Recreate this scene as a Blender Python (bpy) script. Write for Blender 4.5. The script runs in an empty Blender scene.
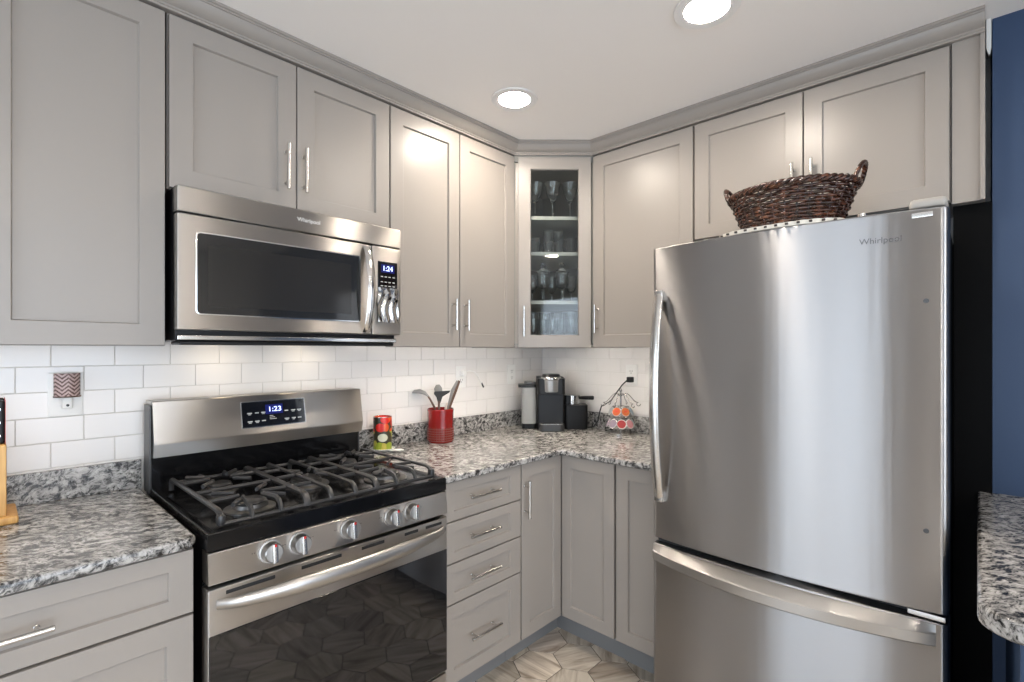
import bpy, bmesh, math, random
from mathutils import Vector, Matrix
random.seed(7)
PI = math.pi
S = bpy.context.scene
COL = S.collection

# ------------------------------------------------------------------ camera, world, exposure
cam_d = bpy.data.cameras.new('camera')
cam_d.sensor_width = 36.0
cam_d.lens = 498.86 / 1024 * 36.0
cam_d.shift_y = 8.73 / 1024
cam_d.clip_start = 0.02
cam = bpy.data.objects.new('camera', cam_d)
COL.objects.link(cam)
cam.location = (-2.4974, -2.0649, 1.3697)
cam.rotation_euler = (PI / 2, 0, math.radians(43.013) - PI / 2)
S.camera = cam

w = bpy.data.worlds.new('sky')
S.world = w
w.use_nodes = True
bg = w.node_tree.nodes['Background']
bg.inputs[0].default_value = (0.80, 0.88, 1.0, 1)
bg.inputs[1].default_value = 5.2
S.view_settings.view_transform = 'Standard'
S.view_settings.look = 'None'
S.view_settings.gamma = 1.0
S.view_settings.use_curve_mapping = False
S.view_settings.exposure = 0.4
S.cycles.max_bounces = 10
S.cycles.transparent_max_bounces = 16
S.cycles.sample_clamp_indirect = 6.0
S.cycles.caustics_reflective = True
S.cycles.caustics_refractive = False

LAMP = 170.0        # radiance of the recessed lamps' diffusers
STRIP = 58.0        # radiance of the strips under the wall cabinets
LAMPCOL = (1.0, 0.89, 0.77)


def portal(name, loc, rot, sx, sy):
    d = bpy.data.lights.new(name, 'AREA')
    d.shape = 'RECTANGLE'
    d.size, d.size_y = sx, sy
    d.cycles.is_portal = True
    o = bpy.data.objects.new(name, d)
    COL.objects.link(o)
    o.location, o.rotation_euler = loc, rot


portal('window_portal', (-4.86, -1.45, 1.12), (0, -PI / 2, 0), 2.05, 1.7)
portal('side_fill_portal', (-4.86, -4.15, 1.12), (0, -PI / 2, 0), 2.05, 1.0)
portal('back_fill_portal', (-2.9, -4.86, 1.15), (PI / 2, 0, 0), 3.4, 2.2)


# ------------------------------------------------------------------ materials
def lin(c):
    return tuple((v / 255 / 12.92 if v / 255 <= 0.04045 else ((v / 255 + 0.055) / 1.055) ** 2.4) for v in c)


def mat(name, color, rough=0.5, metal=0.0, spec=0.5, ior=1.5, coat=0.0, trans=0.0, emit=None, aniso=0.0):
    m = bpy.data.materials.new(name)
    m.use_nodes = True
    b = m.node_tree.nodes['Principled BSDF']
    b.inputs['Base Color'].default_value = (*color[:3], 1)
    b.inputs['Roughness'].default_value = rough
    b.inputs['Metallic'].default_value = metal
    b.inputs['IOR'].default_value = ior
    b.inputs['Specular IOR Level'].default_value = spec
    b.inputs['Coat Weight'].default_value = coat
    b.inputs['Transmission Weight'].default_value = trans
    if emit:
        b.inputs['Emission Color'].default_value = (*emit[:3], 1)
        b.inputs['Emission Strength'].default_value = emit[3]
    return m


def nd(m, typ, **kw):
    n = m.node_tree.nodes.new(typ)
    for k, v in kw.items():
        setattr(n, k, v)
    return n


def lk(m, a, b):
    m.node_tree.links.new(a, b)


def bsdf(m):
    return m.node_tree.nodes['Principled BSDF']


def ramp(m, stops, fac, interp='LINEAR'):
    r = nd(m, 'ShaderNodeValToRGB')
    r.color_ramp.interpolation = interp
    el = r.color_ramp.elements
    while len(el) < len(stops):
        el.new(0.5)
    for e, (p, c) in zip(el, stops):
        e.position = p
        e.color = (*c[:3], 1) if not isinstance(c, (int, float)) else (c, c, c, 1)
    lk(m, fac, r.inputs[0])
    return r


def noise(m, scale, detail=3.0, rough=0.5, vec=None, dist=0.0):
    n = nd(m, 'ShaderNodeTexNoise')
    n.inputs['Scale'].default_value = scale
    n.inputs['Detail'].default_value = detail
    n.inputs['Roughness'].default_value = rough
    n.inputs['Distortion'].default_value = dist
    if vec is not None:
        lk(m, vec, n.inputs['Vector'])
    return n


def objcoord(m, scale=(1, 1, 1), rot=(0, 0, 0)):
    t = nd(m, 'ShaderNodeTexCoord')
    mp = nd(m, 'ShaderNodeMapping')
    mp.inputs['Scale'].default_value = scale
    mp.inputs['Rotation'].default_value = rot
    lk(m, t.outputs['Object'], mp.inputs['Vector'])
    return mp.outputs['Vector']


def bump(m, height, strength, dist=0.01):
    b = nd(m, 'ShaderNodeBump')
    b.inputs['Strength'].default_value = strength
    b.inputs['Distance'].default_value = dist
    lk(m, height, b.inputs['Height'])
    lk(m, b.outputs[0], bsdf(m).inputs['Normal'])


def rough_noise(m, base, amp, scale, stretch=(1, 1, 1)):
    n = noise(m, scale, 4, 0.6, objcoord(m, stretch))
    r = ramp(m, [(0.3, max(0, base - amp)), (0.7, base + amp)], n.outputs[0])
    lk(m, r.outputs[0], bsdf(m).inputs['Roughness'])


M = {}
M['paint'] = mat('grey_cabinet_paint', (0.308, 0.277, 0.247), 0.35)
M['inside'] = mat('cabinet_interior', (0.27, 0.26, 0.235), 0.5)
M['shelf'] = mat('cream_shelf', (0.62, 0.6, 0.54), 0.4)
M['toe'] = mat('toe_kick_grey', (0.2, 0.2, 0.2), 0.5)
M['ceiling'] = mat('ceiling_white', (0.87, 0.83, 0.79), 0.8)
M['wallwhite'] = mat('wall_paint', (0.74, 0.72, 0.69), 0.7)
M['taupe'] = mat('taupe_wall_paint', (0.2, 0.18, 0.16), 0.7)
M['navy'] = mat('navy_wall_paint', (0.021, 0.048, 0.108), 0.55)
M['white'] = mat('white_plastic', (0.78, 0.77, 0.74), 0.35)
M['trimwhite'] = mat('white_trim_paint', (0.8, 0.79, 0.76), 0.4)
M['lamptrim'] = mat('white_lamp_trim', (0.82, 0.8, 0.78), 0.4)
M['dark'] = mat('dark_slot', (0.01, 0.01, 0.01), 0.5)
M['black'] = mat('black_enamel', (0.004, 0.004, 0.0045), 0.13, spec=0.3)
M['case_and_gap'] = mat('black_case_and_gap_shade', (0.002, 0.002, 0.0022), 0.5, spec=0.06)
M['blackglass'] = mat('black_glass', (0.006, 0.006, 0.007), 0.035, ior=1.62)
M['microglass'] = mat('dark_microwave_glass', (0.016, 0.016, 0.016), 0.06, ior=1.6)
M['microinner'] = mat('dark_microwave_screen', (0.022, 0.021, 0.02), 0.1, ior=1.5)
M['hingegrey'] = mat('warm_grey_plastic', (0.36, 0.34, 0.31), 0.4)
M['rubber'] = mat('black_rubber', (0.012, 0.012, 0.012), 0.6)
M['blackplastic'] = mat('black_plastic', (0.007, 0.007, 0.0075), 0.34, spec=0.28)
M['silver'] = mat('silver_plastic', (0.3, 0.29, 0.28), 0.3, 0.6)
M['greyplastic'] = mat('dark_grey_plastic', (0.045, 0.045, 0.046), 0.35)
M['iron'] = mat('cast_iron', (0.03, 0.029, 0.029), 0.3)
M['burner'] = mat('burner_aluminium', (0.14, 0.135, 0.13), 0.4, 0.8)
M['chrome'] = mat('brushed_nickel', (0.62, 0.6, 0.57), 0.24, 1.0)
M['satin'] = mat('satin_steel', (0.47, 0.455, 0.435), 0.33, 1.0)
M['polished'] = mat('polished_steel', (0.66, 0.65, 0.63), 0.14, 1.0)
M['red'] = mat('red_enamel', (0.21, 0.005, 0.004), 0.2, coat=0.25)
M['redband'] = mat('red_brown_weave', (0.15, 0.032, 0.02), 0.35)
M['bamboo'] = mat('bamboo', (0.62, 0.33, 0.09), 0.4)
M['display'] = mat('lit_digits', (0.1, 0.1, 0.2), 0.4, emit=(0.45, 0.55, 1.0, 3.0))
M['displayglow'] = mat('display_window', (0.008, 0.01, 0.05), 0.1, emit=(0.02, 0.03, 0.3, 0.22))
M['marks'] = mat('printed_marks', (0.45, 0.45, 0.43), 0.5)
M['logo'] = mat('logo_metal', (0.8, 0.79, 0.77), 0.3, 0.2)
M['logodark'] = mat('logo_dark_metal', (0.16, 0.16, 0.16), 0.3, 0.8)
M['redmark'] = mat('red_mark', (0.5, 0.01, 0.01), 0.4)
M['lamp'] = mat('lamp_diffuser', (0.9, 0.9, 0.9), 0.5, emit=(*LAMPCOL, LAMP))
M['strip'] = mat('strip_diffuser', (0.9, 0.9, 0.9), 0.5, emit=(1.0, 0.9, 0.78, STRIP))
M['fillstrip'] = mat('fill_strip_diffuser', (0.9, 0.9, 0.9), 0.5, emit=(1.0, 0.88, 0.74, 20.0))
M['hoodlamp'] = mat('hood_lamp', (0.9, 0.9, 0.9), 0.5, emit=(1.0, 0.82, 0.58, 14.0))
M['grout'] = mat('grout', (0.12, 0.105, 0.09), 0.85)
M['tilegrout'] = mat('tile_grout', (0.66, 0.63, 0.59), 0.8)
M['walltile'] = mat('white_glazed_tile', (0.77, 0.74, 0.71), 0.22)
M['cream'] = mat('cream_lace', (0.74, 0.69, 0.6), 0.8)
M['lacehole'] = mat('lace_eyelet', (0.05, 0.04, 0.035), 0.9)
M['silicone'] = mat('grey_silicone', (0.2, 0.2, 0.195), 0.45)
M['woodhandle'] = mat('dark_wood_handle', (0.09, 0.045, 0.025), 0.5)
M['twine'] = mat('white_cord', (0.75, 0.74, 0.72), 0.5)
M['wire'] = mat('chrome_wire', (0.42, 0.41, 0.4), 0.25, 1.0)
M['glass'] = mat('clear_glass', (0.93, 0.95, 0.95), 0.0, trans=0.965, ior=1.5)
M['tank'] = mat('smoky_clear_tank', (0.6, 0.6, 0.575), 0.15, trans=0.5, ior=1.3)

# brushed stainless steel: the brush runs level, so reflections smear up and down
def steel(name, col, rough, aniso, vertical=False):
    m = mat(name, col, rough, 1.0)
    b = bsdf(m)
    b.inputs['Anisotropic'].default_value = aniso
    b.inputs['Anisotropic Rotation'].default_value = 0.25
    t = nd(m, 'ShaderNodeTangent', direction_type='RADIAL', axis='Z')
    lk(m, t.outputs[0], b.inputs['Tangent'])
    n = noise(m, 5, 6, 0.65, objcoord(m, (1, 1, 60)))
    r = ramp(m, [(0.3, rough - 0.012), (0.7, rough + 0.012)], n.outputs[0])
    lk(m, r.outputs[0], b.inputs['Roughness'])
    n2 = noise(m, 1.4, 3, 0.6, objcoord(m, (6, 6, 0.22) if vertical else (2.2, 2.2, 0.6)))
    bump(m, n2.outputs[0], 0.10 if vertical else 0.05, 0.012)
    return m


M['steel'] = steel('brushed_stainless_steel', (0.42, 0.395, 0.365), 0.31, 1.0)
M['fridgesteel'] = steel('fridge_stainless_steel', (0.385, 0.375, 0.37), 0.37, 1.0, True)

# paint: faint roller texture only
pm = M['paint']
nn = noise(pm, 260, 2, 0.5, objcoord(pm))
bump(pm, nn.outputs[0], 0.03, 0.002)
rough_noise(pm, 0.345, 0.04, 3.0)

# wall tiles: small differences in glaze and a soft unevenness
tm = M['walltile']
nn = noise(tm, 7, 2, 0.5, objcoord(tm))
bump(tm, nn.outputs[0], 0.04, 0.01)

# plaster of the ceiling and walls
for k in ('ceiling', 'wallwhite', 'navy'):
    nn = noise(M[k], 140, 3, 0.6, objcoord(M[k]))
    bump(M[k], nn.outputs[0], 0.06, 0.002)

# granite
gm = M['granite'] = mat('grey_granite', (0.5, 0.5, 0.5), 0.16)
vec = objcoord(gm, (1, 1, 1), (0.3, 0.2, math.radians(38)))
warp = noise(gm, 5.0, 4, 0.6, vec)
mixv = nd(gm, 'ShaderNodeVectorMath', operation='MULTIPLY_ADD')
lk(gm, warp.outputs['Color'], mixv.inputs[0])
mixv.inputs[1].default_value = (0.11, 0.11, 0.11)
lk(gm, vec, mixv.inputs[2])
st = nd(gm, 'ShaderNodeMapping')
st.inputs['Scale'].default_value = (30, 56, 50)
lk(gm, mixv.outputs[0], st.inputs['Vector'])
n1 = noise(gm, 1.0, 8, 0.72, st.outputs[0], 0.4)
r1 = ramp(gm, [(0.375, (0.025, 0.024, 0.024)), (0.44, (0.12, 0.116, 0.112)), (0.485, (0.32, 0.31, 0.295)), (0.55, (0.49, 0.47, 0.445)), (0.67, (0.66, 0.645, 0.62))], n1.outputs[0])
st2 = nd(gm, 'ShaderNodeMapping')
st2.inputs['Scale'].default_value = (70, 150, 140)
lk(gm, mixv.outputs[0], st2.inputs['Vector'])
n2 = noise(gm, 1.0, 4, 0.6, st2.outputs[0], 0.3)
r2 = ramp(gm, [(0.36, 0.1), (0.42, 0.55), (0.48, 0.95)], n2.outputs[0])
n3 = noise(gm, 5.5, 3, 0.6, mixv.outputs[0])
r3 = ramp(gm, [(0.36, 0.68), (0.6, 1.05)], n3.outputs[0])
mx = nd(gm, 'ShaderNodeMix', data_type='RGBA', blend_type='MULTIPLY')
mx.inputs[0].default_value = 1.0
lk(gm, r1.outputs[0], mx.inputs[6])
lk(gm, r2.outputs[0], mx.inputs[7])
mx2 = nd(gm, 'ShaderNodeMix', data_type='RGBA', blend_type='MULTIPLY')
mx2.inputs[0].default_value = 0.8
lk(gm, mx.outputs[2], mx2.inputs[6])
lk(gm, r3.outputs[0], mx2.inputs[7])
lk(gm, mx2.outputs[2], bsdf(gm).inputs['Base Color'])

# floor tile: wood-look streaks along each tile's own direction (uv), tone per tile
fm = M['floortile'] = mat('wood_look_hex_tile', (0.4, 0.35, 0.3), 0.3)
uvn = nd(fm, 'ShaderNodeUVMap')
mp = nd(fm, 'ShaderNodeMapping')
mp.inputs['Scale'].default_value = (3.0, 26.0, 1)
lk(fm, uvn.outputs[0], mp.inputs['Vector'])
n1 = noise(fm, 1.0, 5, 0.6, mp.outputs[0], 0.6)
r1 = ramp(fm, [(0.32, (0.27, 0.215, 0.165)), (0.45, (0.5, 0.43, 0.35)), (0.58, (0.68, 0.61, 0.52)), (0.75, (0.76, 0.70, 0.61))], n1.outputs[0])
att = nd(fm, 'ShaderNodeAttribute', attribute_name='tone')
mx = nd(fm, 'ShaderNodeMix', data_type='RGBA', blend_type='MULTIPLY')
mx.inputs[0].default_value = 1.0
lk(fm, r1.outputs[0], mx.inputs[6])
lk(fm, att.outputs['Color'], mx.inputs[7])
lk(fm, mx.outputs[2], bsdf(fm).inputs['Base Color'])
bump(fm, n1.outputs[0], 0.05, 0.004)

# wicker
wm = M['wicker'] = mat('dark_wicker', (0.07, 0.025, 0.012), 0.27)
n1 = noise(wm, 42, 3, 0.6, objcoord(wm))
r1 = ramp(wm, [(0.3, (0.012, 0.005, 0.003)), (0.55, (0.04, 0.013, 0.007)), (0.78, (0.15, 0.055, 0.025))], n1.outputs[0])
lk(wm, r1.outputs[0], bsdf(wm).inputs['Base Color'])

# bamboo grain
bm_ = M['bamboo']
n1 = noise(bm_, 6, 4, 0.6, objcoord(bm_, (12, 12, 1)))
r1 = ramp(bm_, [(0.35, (0.5, 0.24, 0.06)), (0.65, (0.68, 0.4, 0.13))], n1.outputs[0])
lk(bm_, r1.outputs[0], bsdf(bm_).inputs['Base Color'])

# printed tin: red fruit above, yellow-green fruit below, dark ground
tn = M['tinprint'] = mat('printed_fruit_wrap', (0.3, 0.1, 0.05), 0.3)
tc = nd(tn, 'ShaderNodeTexCoord')
vo = nd(tn, 'ShaderNodeTexVoronoi', feature='F1')
vo.inputs['Scale'].default_value = 26
lk(tn, tc.outputs['Object'], vo.inputs['Vector'])
sp = nd(tn, 'ShaderNodeSeparateXYZ')
lk(tn, tc.outputs['Object'], sp.inputs[0])
sc_ = nd(tn, 'ShaderNodeSeparateColor')
lk(tn, vo.outputs['Color'], sc_.inputs[0])
low = ramp(tn, [(0.0, (0.3, 0.36, 0.03)), (0.4, (0.5, 0.42, 0.06)), (0.6, (0.62, 0.6, 0.45)), (0.8, (0.1, 0.13, 0.02))], sc_.outputs[0], 'CONSTANT')
high = ramp(tn, [(0.0, (0.6, 0.02, 0.012)), (0.55, (0.62, 0.09, 0.02)), (0.72, (0.55, 0.015, 0.01)), (0.9, (0.05, 0.06, 0.015))], sc_.outputs[1], 'CONSTANT')
hz = nd(tn, 'ShaderNodeMath', operation='GREATER_THAN')
lk(tn, sp.outputs[2], hz.inputs[0])
hz.inputs[1].default_value = 0.085
mx = nd(tn, 'ShaderNodeMix', data_type='RGBA')
lk(tn, hz.outputs[0], mx.inputs[0])
lk(tn, low.outputs[0], mx.inputs[6])
lk(tn, high.outputs[0], mx.inputs[7])
edge = nd(tn, 'ShaderNodeMath', operation='LESS_THAN')
lk(tn, vo.outputs['Distance'], edge.inputs[0])
edge.inputs[1].default_value = 0.62
mx2 = nd(tn, 'ShaderNodeMix', data_type='RGBA')
lk(tn, edge.outputs[0], mx2.inputs[0])
mx2.inputs[6].default_value = (0.035, 0.03, 0.015, 1)
lk(tn, mx.outputs[2], mx2.inputs[7])
lk(tn, mx2.outputs[2], bsdf(tn).inputs['Base Color'])

# night light shade: brown zigzag bands
zz = M['zigzag'] = mat('zigzag_shade', (0.3, 0.2, 0.18), 0.5)
tc = nd(zz, 'ShaderNodeTexCoord')
sp = nd(zz, 'ShaderNodeSeparateXYZ')
lk(zz, tc.outputs['Object'], sp.inputs[0])
pp = nd(zz, 'ShaderNodeMath', operation='PINGPONG')
lk(zz, sp.outputs[0], pp.inputs[0])
pp.inputs[1].default_value = 0.014
ad = nd(zz, 'ShaderNodeMath', operation='ADD')
lk(zz, pp.outputs[0], ad.inputs[0])
lk(zz, sp.outputs[2], ad.inputs[1])
fr = nd(zz, 'ShaderNodeMath', operation='PINGPONG')
lk(zz, ad.outputs[0], fr.inputs[0])
fr.inputs[1].default_value = 0.006
nz = noise(zz, 260, 2, 0.5, tc.outputs['Object'])
a2 = nd(zz, 'ShaderNodeMath', operation='MULTIPLY_ADD')
lk(zz, nz.outputs[0], a2.inputs[0])
a2.inputs[1].default_value = 0.006
lk(zz, fr.outputs[0], a2.inputs[2])
r1 = ramp(zz, [(0.0, (0.07, 0.03, 0.025)), (0.0058, (0.08, 0.035, 0.03)), (0.0072, (0.5, 0.38, 0.36))], a2.outputs[0])
lk(zz, r1.outputs[0], bsdf(zz).inputs['Base Color'])

# thin panes: mostly clear with a mirror-like film
def pane_mat(name, tint, refl):
    m = bpy.data.materials.new(name)
    m.use_nodes = True
    nt = m.node_tree
    nt.nodes.remove(nt.nodes['Principled BSDF'])
    tr = nd(m, 'ShaderNodeBsdfTransparent')
    tr.inputs[0].default_value = (*tint, 1)
    gl = nd(m, 'ShaderNodeBsdfGlossy')
    gl.inputs['Roughness'].default_value = 0.02
    fr_ = nd(m, 'ShaderNodeFresnel')
    fr_.inputs[0].default_value = refl
    ms = nd(m, 'ShaderNodeMixShader')
    lk(m, fr_.outputs[0], ms.inputs[0])
    lk(m, tr.outputs[0], ms.inputs[1])
    lk(m, gl.outputs[0], ms.inputs[2])
    lk(m, ms.outputs[0], nt.nodes['Material Output'].inputs[0])
    return m


M['pane'] = pane_mat('cabinet_glass_pane', (0.9, 0.92, 0.91), 1.5)
M['windowpane'] = pane_mat('window_glass_pane', (0.95, 0.97, 0.98), 1.45)


# ------------------------------------------------------------------ mesh helpers (everything is authored in world coordinates)
class MB:
    def __init__(s):
        s.bm = bmesh.new()

    def face(s, vs, mi=0):
        try:
            f = s.bm.faces.new(vs)
            f.material_index = mi
            return f
        except ValueError:
            return None

    def rings(s, rings, close=True, cap0=True, cap1=True, mi=0):
        R = [[s.bm.verts.new(p) for p in r] for r in rings]
        n = len(R[0])
        for a, b in zip(R, R[1:]):
            for i in range(n if close else n - 1):
                j = (i + 1) % n
                s.face((a[i], a[j], b[j], b[i]), mi)
        if cap0:
            s.face(list(reversed(R[0])), mi)
        if cap1:
            s.face(R[-1], mi)
        return s

    def box(s, x0, x1, y0, y1, z0, z1, bev=0.0, mi=0):
        x0, x1 = min(x0, x1), max(x0, x1)
        y0, y1 = min(y0, y1), max(y0, y1)
        z0, z1 = min(z0, z1), max(z0, z1)
        b = bev

        def ring(i, z):
            return [(x0 + i, y0 + i, z), (x1 - i, y0 + i, z), (x1 - i, y1 - i, z), (x0 + i, y1 - i, z)]

        def oct_(i, z):
            return [(x0 + b + i, y0 + i, z), (x1 - b - i, y0 + i, z), (x1 - i, y0 + b + i, z), (x1 - i, y1 - b - i, z),
                    (x1 - b - i, y1 - i, z), (x0 + b + i, y1 - i, z), (x0 + i, y1 - b - i, z), (x0 + i, y0 + b + i, z)]
        if b <= 0:
            return s.rings([ring(0, z0), ring(0, z1)], mi=mi)
        return s.rings([oct_(b * 0.7, z0), oct_(0, z0 + b), oct_(0, z1 - b), oct_(b * 0.7, z1)], mi=mi)

    def rbox(s, x0, x1, y0, y1, z0, z1, r, e=0.003, seg=6):
        """box with rounded upright corners and a softened top and bottom edge"""
        def ring(i, z):
            pts = []
            for cx, cy, a0 in ((x1 - r, y0 + r, -PI / 2), (x1 - r, y1 - r, 0), (x0 + r, y1 - r, PI / 2), (x0 + r, y0 + r, PI)):
                for k in range(seg + 1):
                    a = a0 + PI / 2 * k / seg
                    pts.append((cx + (r - i) * math.cos(a), cy + (r - i) * math.sin(a), z))
            return pts
        return s.rings([ring(e, z0), ring(e * 0.3, z0 + e * 0.3), ring(0, z0 + e), ring(0, z1 - e), ring(e * 0.3, z1 - e * 0.3), ring(e, z1)])

    def prism(s, poly, f0, f1):
        """poly: 2D points; f0, f1: functions of a 2D point giving the 3D point of either end"""
        return s.rings([[f0(p) for p in poly], [f1(p) for p in poly]])

    def lathe(s, prof, c=(0, 0, 0), seg=24, sx=1.0, sy=1.0, closed=True):
        rr = []
        for r, z in prof:
            rr.append([(c[0] + sx * r * math.cos(2 * PI * k / seg), c[1] + sy * r * math.sin(2 * PI * k / seg), c[2] + z) for k in range(seg)])
        return s.rings(rr, cap0=closed, cap1=closed)

    def tube(s, pts, r, seg=8, closed=False, sq=None):
        pts = [Vector(p) for p in pts]
        n = len(pts)
        rad = r if isinstance(r, (list, tuple)) else [r] * n
        T = []
        for i in range(n):
            a = pts[(i - 1) % n] if (closed or i > 0) else pts[i]
            b = pts[(i + 1) % n] if (closed or i < n - 1) else pts[i]
            T.append((b - a).normalized())
        up = Vector((0, 0, 1)) if abs(T[0].z) < 0.9 else Vector((1, 0, 0))
        nrm = (up - T[0] * up.dot(T[0])).normalized()
        out = []
        for i in range(n):
            nrm = (nrm - T[i] * nrm.dot(T[i]))
            nrm.normalize()
            bi = T[i].cross(nrm)
            ring = []
            for k in range(seg):
                a = 2 * PI * (k + 0.5) / seg
                ca, sa = math.cos(a), math.sin(a)
                if sq:
                    ca, sa = ca * sq[0], sa * sq[1]
                ring.append(pts[i] + nrm * (rad[i] * ca) + bi * (rad[i] * sa))
            out.append(ring)
        if closed:
            out.append(out[0])
            R = [[s.bm.verts.new(p) for p in q] for q in out[:-1]]
            R.append(R[0])
            for a, b in zip(R, R[1:]):
                for i in range(seg):
                    j = (i + 1) % seg
                    s.face((a[i], a[j], b[j], b[i]))
            return s
        return s.rings(out)

    def cyl(s, p0, p1, r, seg=16, r1=None):
        return s.tube([p0, p1], [r, r if r1 is None else r1], seg)

    def xf(s, mtx):
        bmesh.ops.transform(s.bm, matrix=mtx, verts=s.bm.verts)
        return s


W = {}


def obj(name, mb, m, parent=None, smooth=True, ang=50):
    bm = mb.bm
    if parent is not None:
        bmesh.ops.transform(bm, matrix=W[parent].inverted(), verts=bm.verts)
    bmesh.ops.recalc_face_normals(bm, faces=bm.faces)
    lim = math.radians(ang)
    for e in bm.edges:
        if len(e.link_faces) == 2:
            e.smooth = e.calc_face_angle(0) < lim
    for f in bm.faces:
        f.smooth = smooth
    me = bpy.data.meshes.new(name)
    bm.to_mesh(me)
    bm.free()
    for x in (m if isinstance(m, (list, tuple)) else [m]):
        me.materials.append(M[x])
    o = bpy.data.objects.new(name, me)
    COL.objects.link(o)
    wn = o.modifiers.new('even_shading', 'WEIGHTED_NORMAL')
    wn.keep_sharp = True
    wn.weight = 60
    if parent is not None:
        o.parent = parent
        W[o] = W[parent].copy()
    else:
        W[o] = Matrix.Identity(4)
    return o


def tag(o, label, cat, group=None):
    o['label'] = label
    o['category'] = cat
    if group:
        o['group'] = group
    return o


def thing(name, label, cat, loc=(0, 0, 0), rz=0.0, group=None):
    o = bpy.data.objects.new(name, None)
    COL.objects.link(o)
    o.location = loc
    o.rotation_euler = (0, 0, rz)
    o.empty_display_size = 0.05
    W[o] = Matrix.Translation(loc) @ Matrix.Rotation(rz, 4, 'Z')
    return tag(o, label, cat, group)


def dup(root, loc, rz, label, group=None):
    r = root.copy()
    COL.objects.link(r)
    r.location = loc
    r.rotation_euler = (0, 0, rz)
    r['label'] = label
    if group:
        r['group'] = group
    W[r] = Matrix.Translation(loc) @ Matrix.Rotation(rz, 4, 'Z')
    for ch in list(root.children):
        c = ch.copy()
        COL.objects.link(c)
        c.parent = r
        for g in ch.children:
            d = g.copy()
            COL.objects.link(d)
            d.parent = c
    return r


def struct(name, mb, m, smooth=True):
    o = obj(name, mb, m, None, smooth)
    o['kind'] = 'structure'
    return o


def text(name, s, size, org, right, up, m, parent, depth=0.0008, wide=1.0):
    cu = bpy.data.curves.new(name + '_curve', 'FONT')
    cu.body = s
    cu.size = size
    cu.extrude = depth
    cu.align_x = 'CENTER'
    cu.align_y = 'CENTER'
    t = bpy.data.objects.new(name + '_tmp', cu)
    me = bpy.data.meshes.new_from_object(t)
    me.name = name
    bpy.data.objects.remove(t)
    r, u = Vector(right).normalized(), Vector(up).normalized()
    nrm = r.cross(u)
    mt = Matrix((r * wide, u, nrm)).transposed().to_4x4()
    mt.translation = Vector(org)
    me.transform(W[parent].inverted() @ mt)
    me.materials.clear()
    me.materials.append(M[m])
    o = bpy.data.objects.new(name, me)
    COL.objects.link(o)
    o.parent = parent
    W[o] = W[parent].copy()
    return o


def RUN_A():
    return Matrix.Identity(4)


def RUN_B():           # local x runs along the right wall towards the camera, local -y stands out into the room
    return Matrix.Rotation(-PI / 2, 4, 'Z')


def shaker(x0, x1, z0, z1, yf, t=0.02, stile=0.06, rail=0.06, rec=0.010):
    """door or drawer front with a sunk flat panel; front at y = yf, facing -y"""
    mb = MB()

    def ring(i, y, a=None, b=None):
        a = i if a is None else a
        b = i if b is None else b
        return [(x0 + a, y, z0 + b), (x1 - a, y, z0 + b), (x1 - a, y, z1 - b), (x0 + a, y, z1 - b)]
    mb.rings([ring(0, yf + t), ring(0, yf + 0.002), ring(0.002, yf), ring(0, yf, stile, rail),
              ring(0, yf + 0.0012, stile + 0.0012, rail + 0.0012), ring(0, yf + rec, stile + 0.0035, rail + 0.0035)])
    return mb


def bar_handle(p0, p1, out, stand=0.032, r=0.006, inset=0.16):
    p0, p1, out = Vector(p0), Vector(p1), Vector(out)
    mb = MB()
    a, b = p0 + out * stand, p1 + out * stand
    d = (b - a)
    u = d.normalized() * 0.0012
    mb.tube([a, a + u, b - u, b], [r * 0.8, r, r, r * 0.8], 12)
    for k in (inset, 1 - inset):
        q = p0.lerp(p1, k)
        mb.tube([q, q + out * 0.003, q + out * 0.004, q + out * stand], [r * 0.95, r * 0.95, r * 0.7, r * 0.7], 10)
    return mb


# ------------------------------------------------------------------ the room
ZC = 2.427                                       # ceiling
XL, YB = -4.8, -4.8                             # far walls behind the camera

# floor: hexagonal tiles over a grout bed
mb = MB()
uvl = mb.bm.loops.layers.uv.new('UVMap')
cl = mb.bm.loops.layers.float_color.new('tone')
mb.box(XL, 0, YB, 0, -0.1, -0.0022, mi=1)
R_ = 0.1085
c0 = (-0.672, -0.759)
dx, dy = 1.5 * R_, math.sqrt(3) * R_
for i in range(-27, 8):
    for j in range(-28, 8):
        cx = c0[0] + i * dx
        cy = c0[1] + j * dy + (dy / 2 if i % 2 else 0)
        if cx < XL + 0.05 or cx > -0.05 or cy < YB + 0.05 or cy > -0.05:
            continue
        rr = R_ - 0.0022
        top = [(cx + (rr - 0.001) * math.cos(k * PI / 3), cy + (rr - 0.001) * math.sin(k * PI / 3), 0.0) for k in range(6)]
        mid = [(cx + rr * math.cos(k * PI / 3), cy + rr * math.sin(k * PI / 3), -0.001) for k in range(6)]
        bot = [(p[0], p[1], -0.006) for p in mid]
        n0 = len(mb.bm.faces)
        mb.rings([bot, mid, top], cap0=False)
        mb.bm.faces.ensure_lookup_table()
        a = random.choice((0.5, 0.5, -0.55, 1.57)) + random.uniform(-.06, .06)
        ox, oy = random.uniform(0, 9), random.uniform(0, 9)
        g = random.uniform(0.72, 1.12)
        tone = (g, g * random.uniform(.97, 1.0), g * random.uniform(.94, 1.0), 1)
        for f in mb.bm.faces[n0:]:
            for lp in f.loops:
                x, y = lp.vert.co.x - cx, lp.vert.co.y - cy
                lp[uvl].uv = (ox + x * math.cos(a) + y * math.sin(a), oy - x * math.sin(a) + y * math.cos(a))
                lp[cl] = tone
struct('floor', mb, ['floortile', 'grout'])

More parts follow.
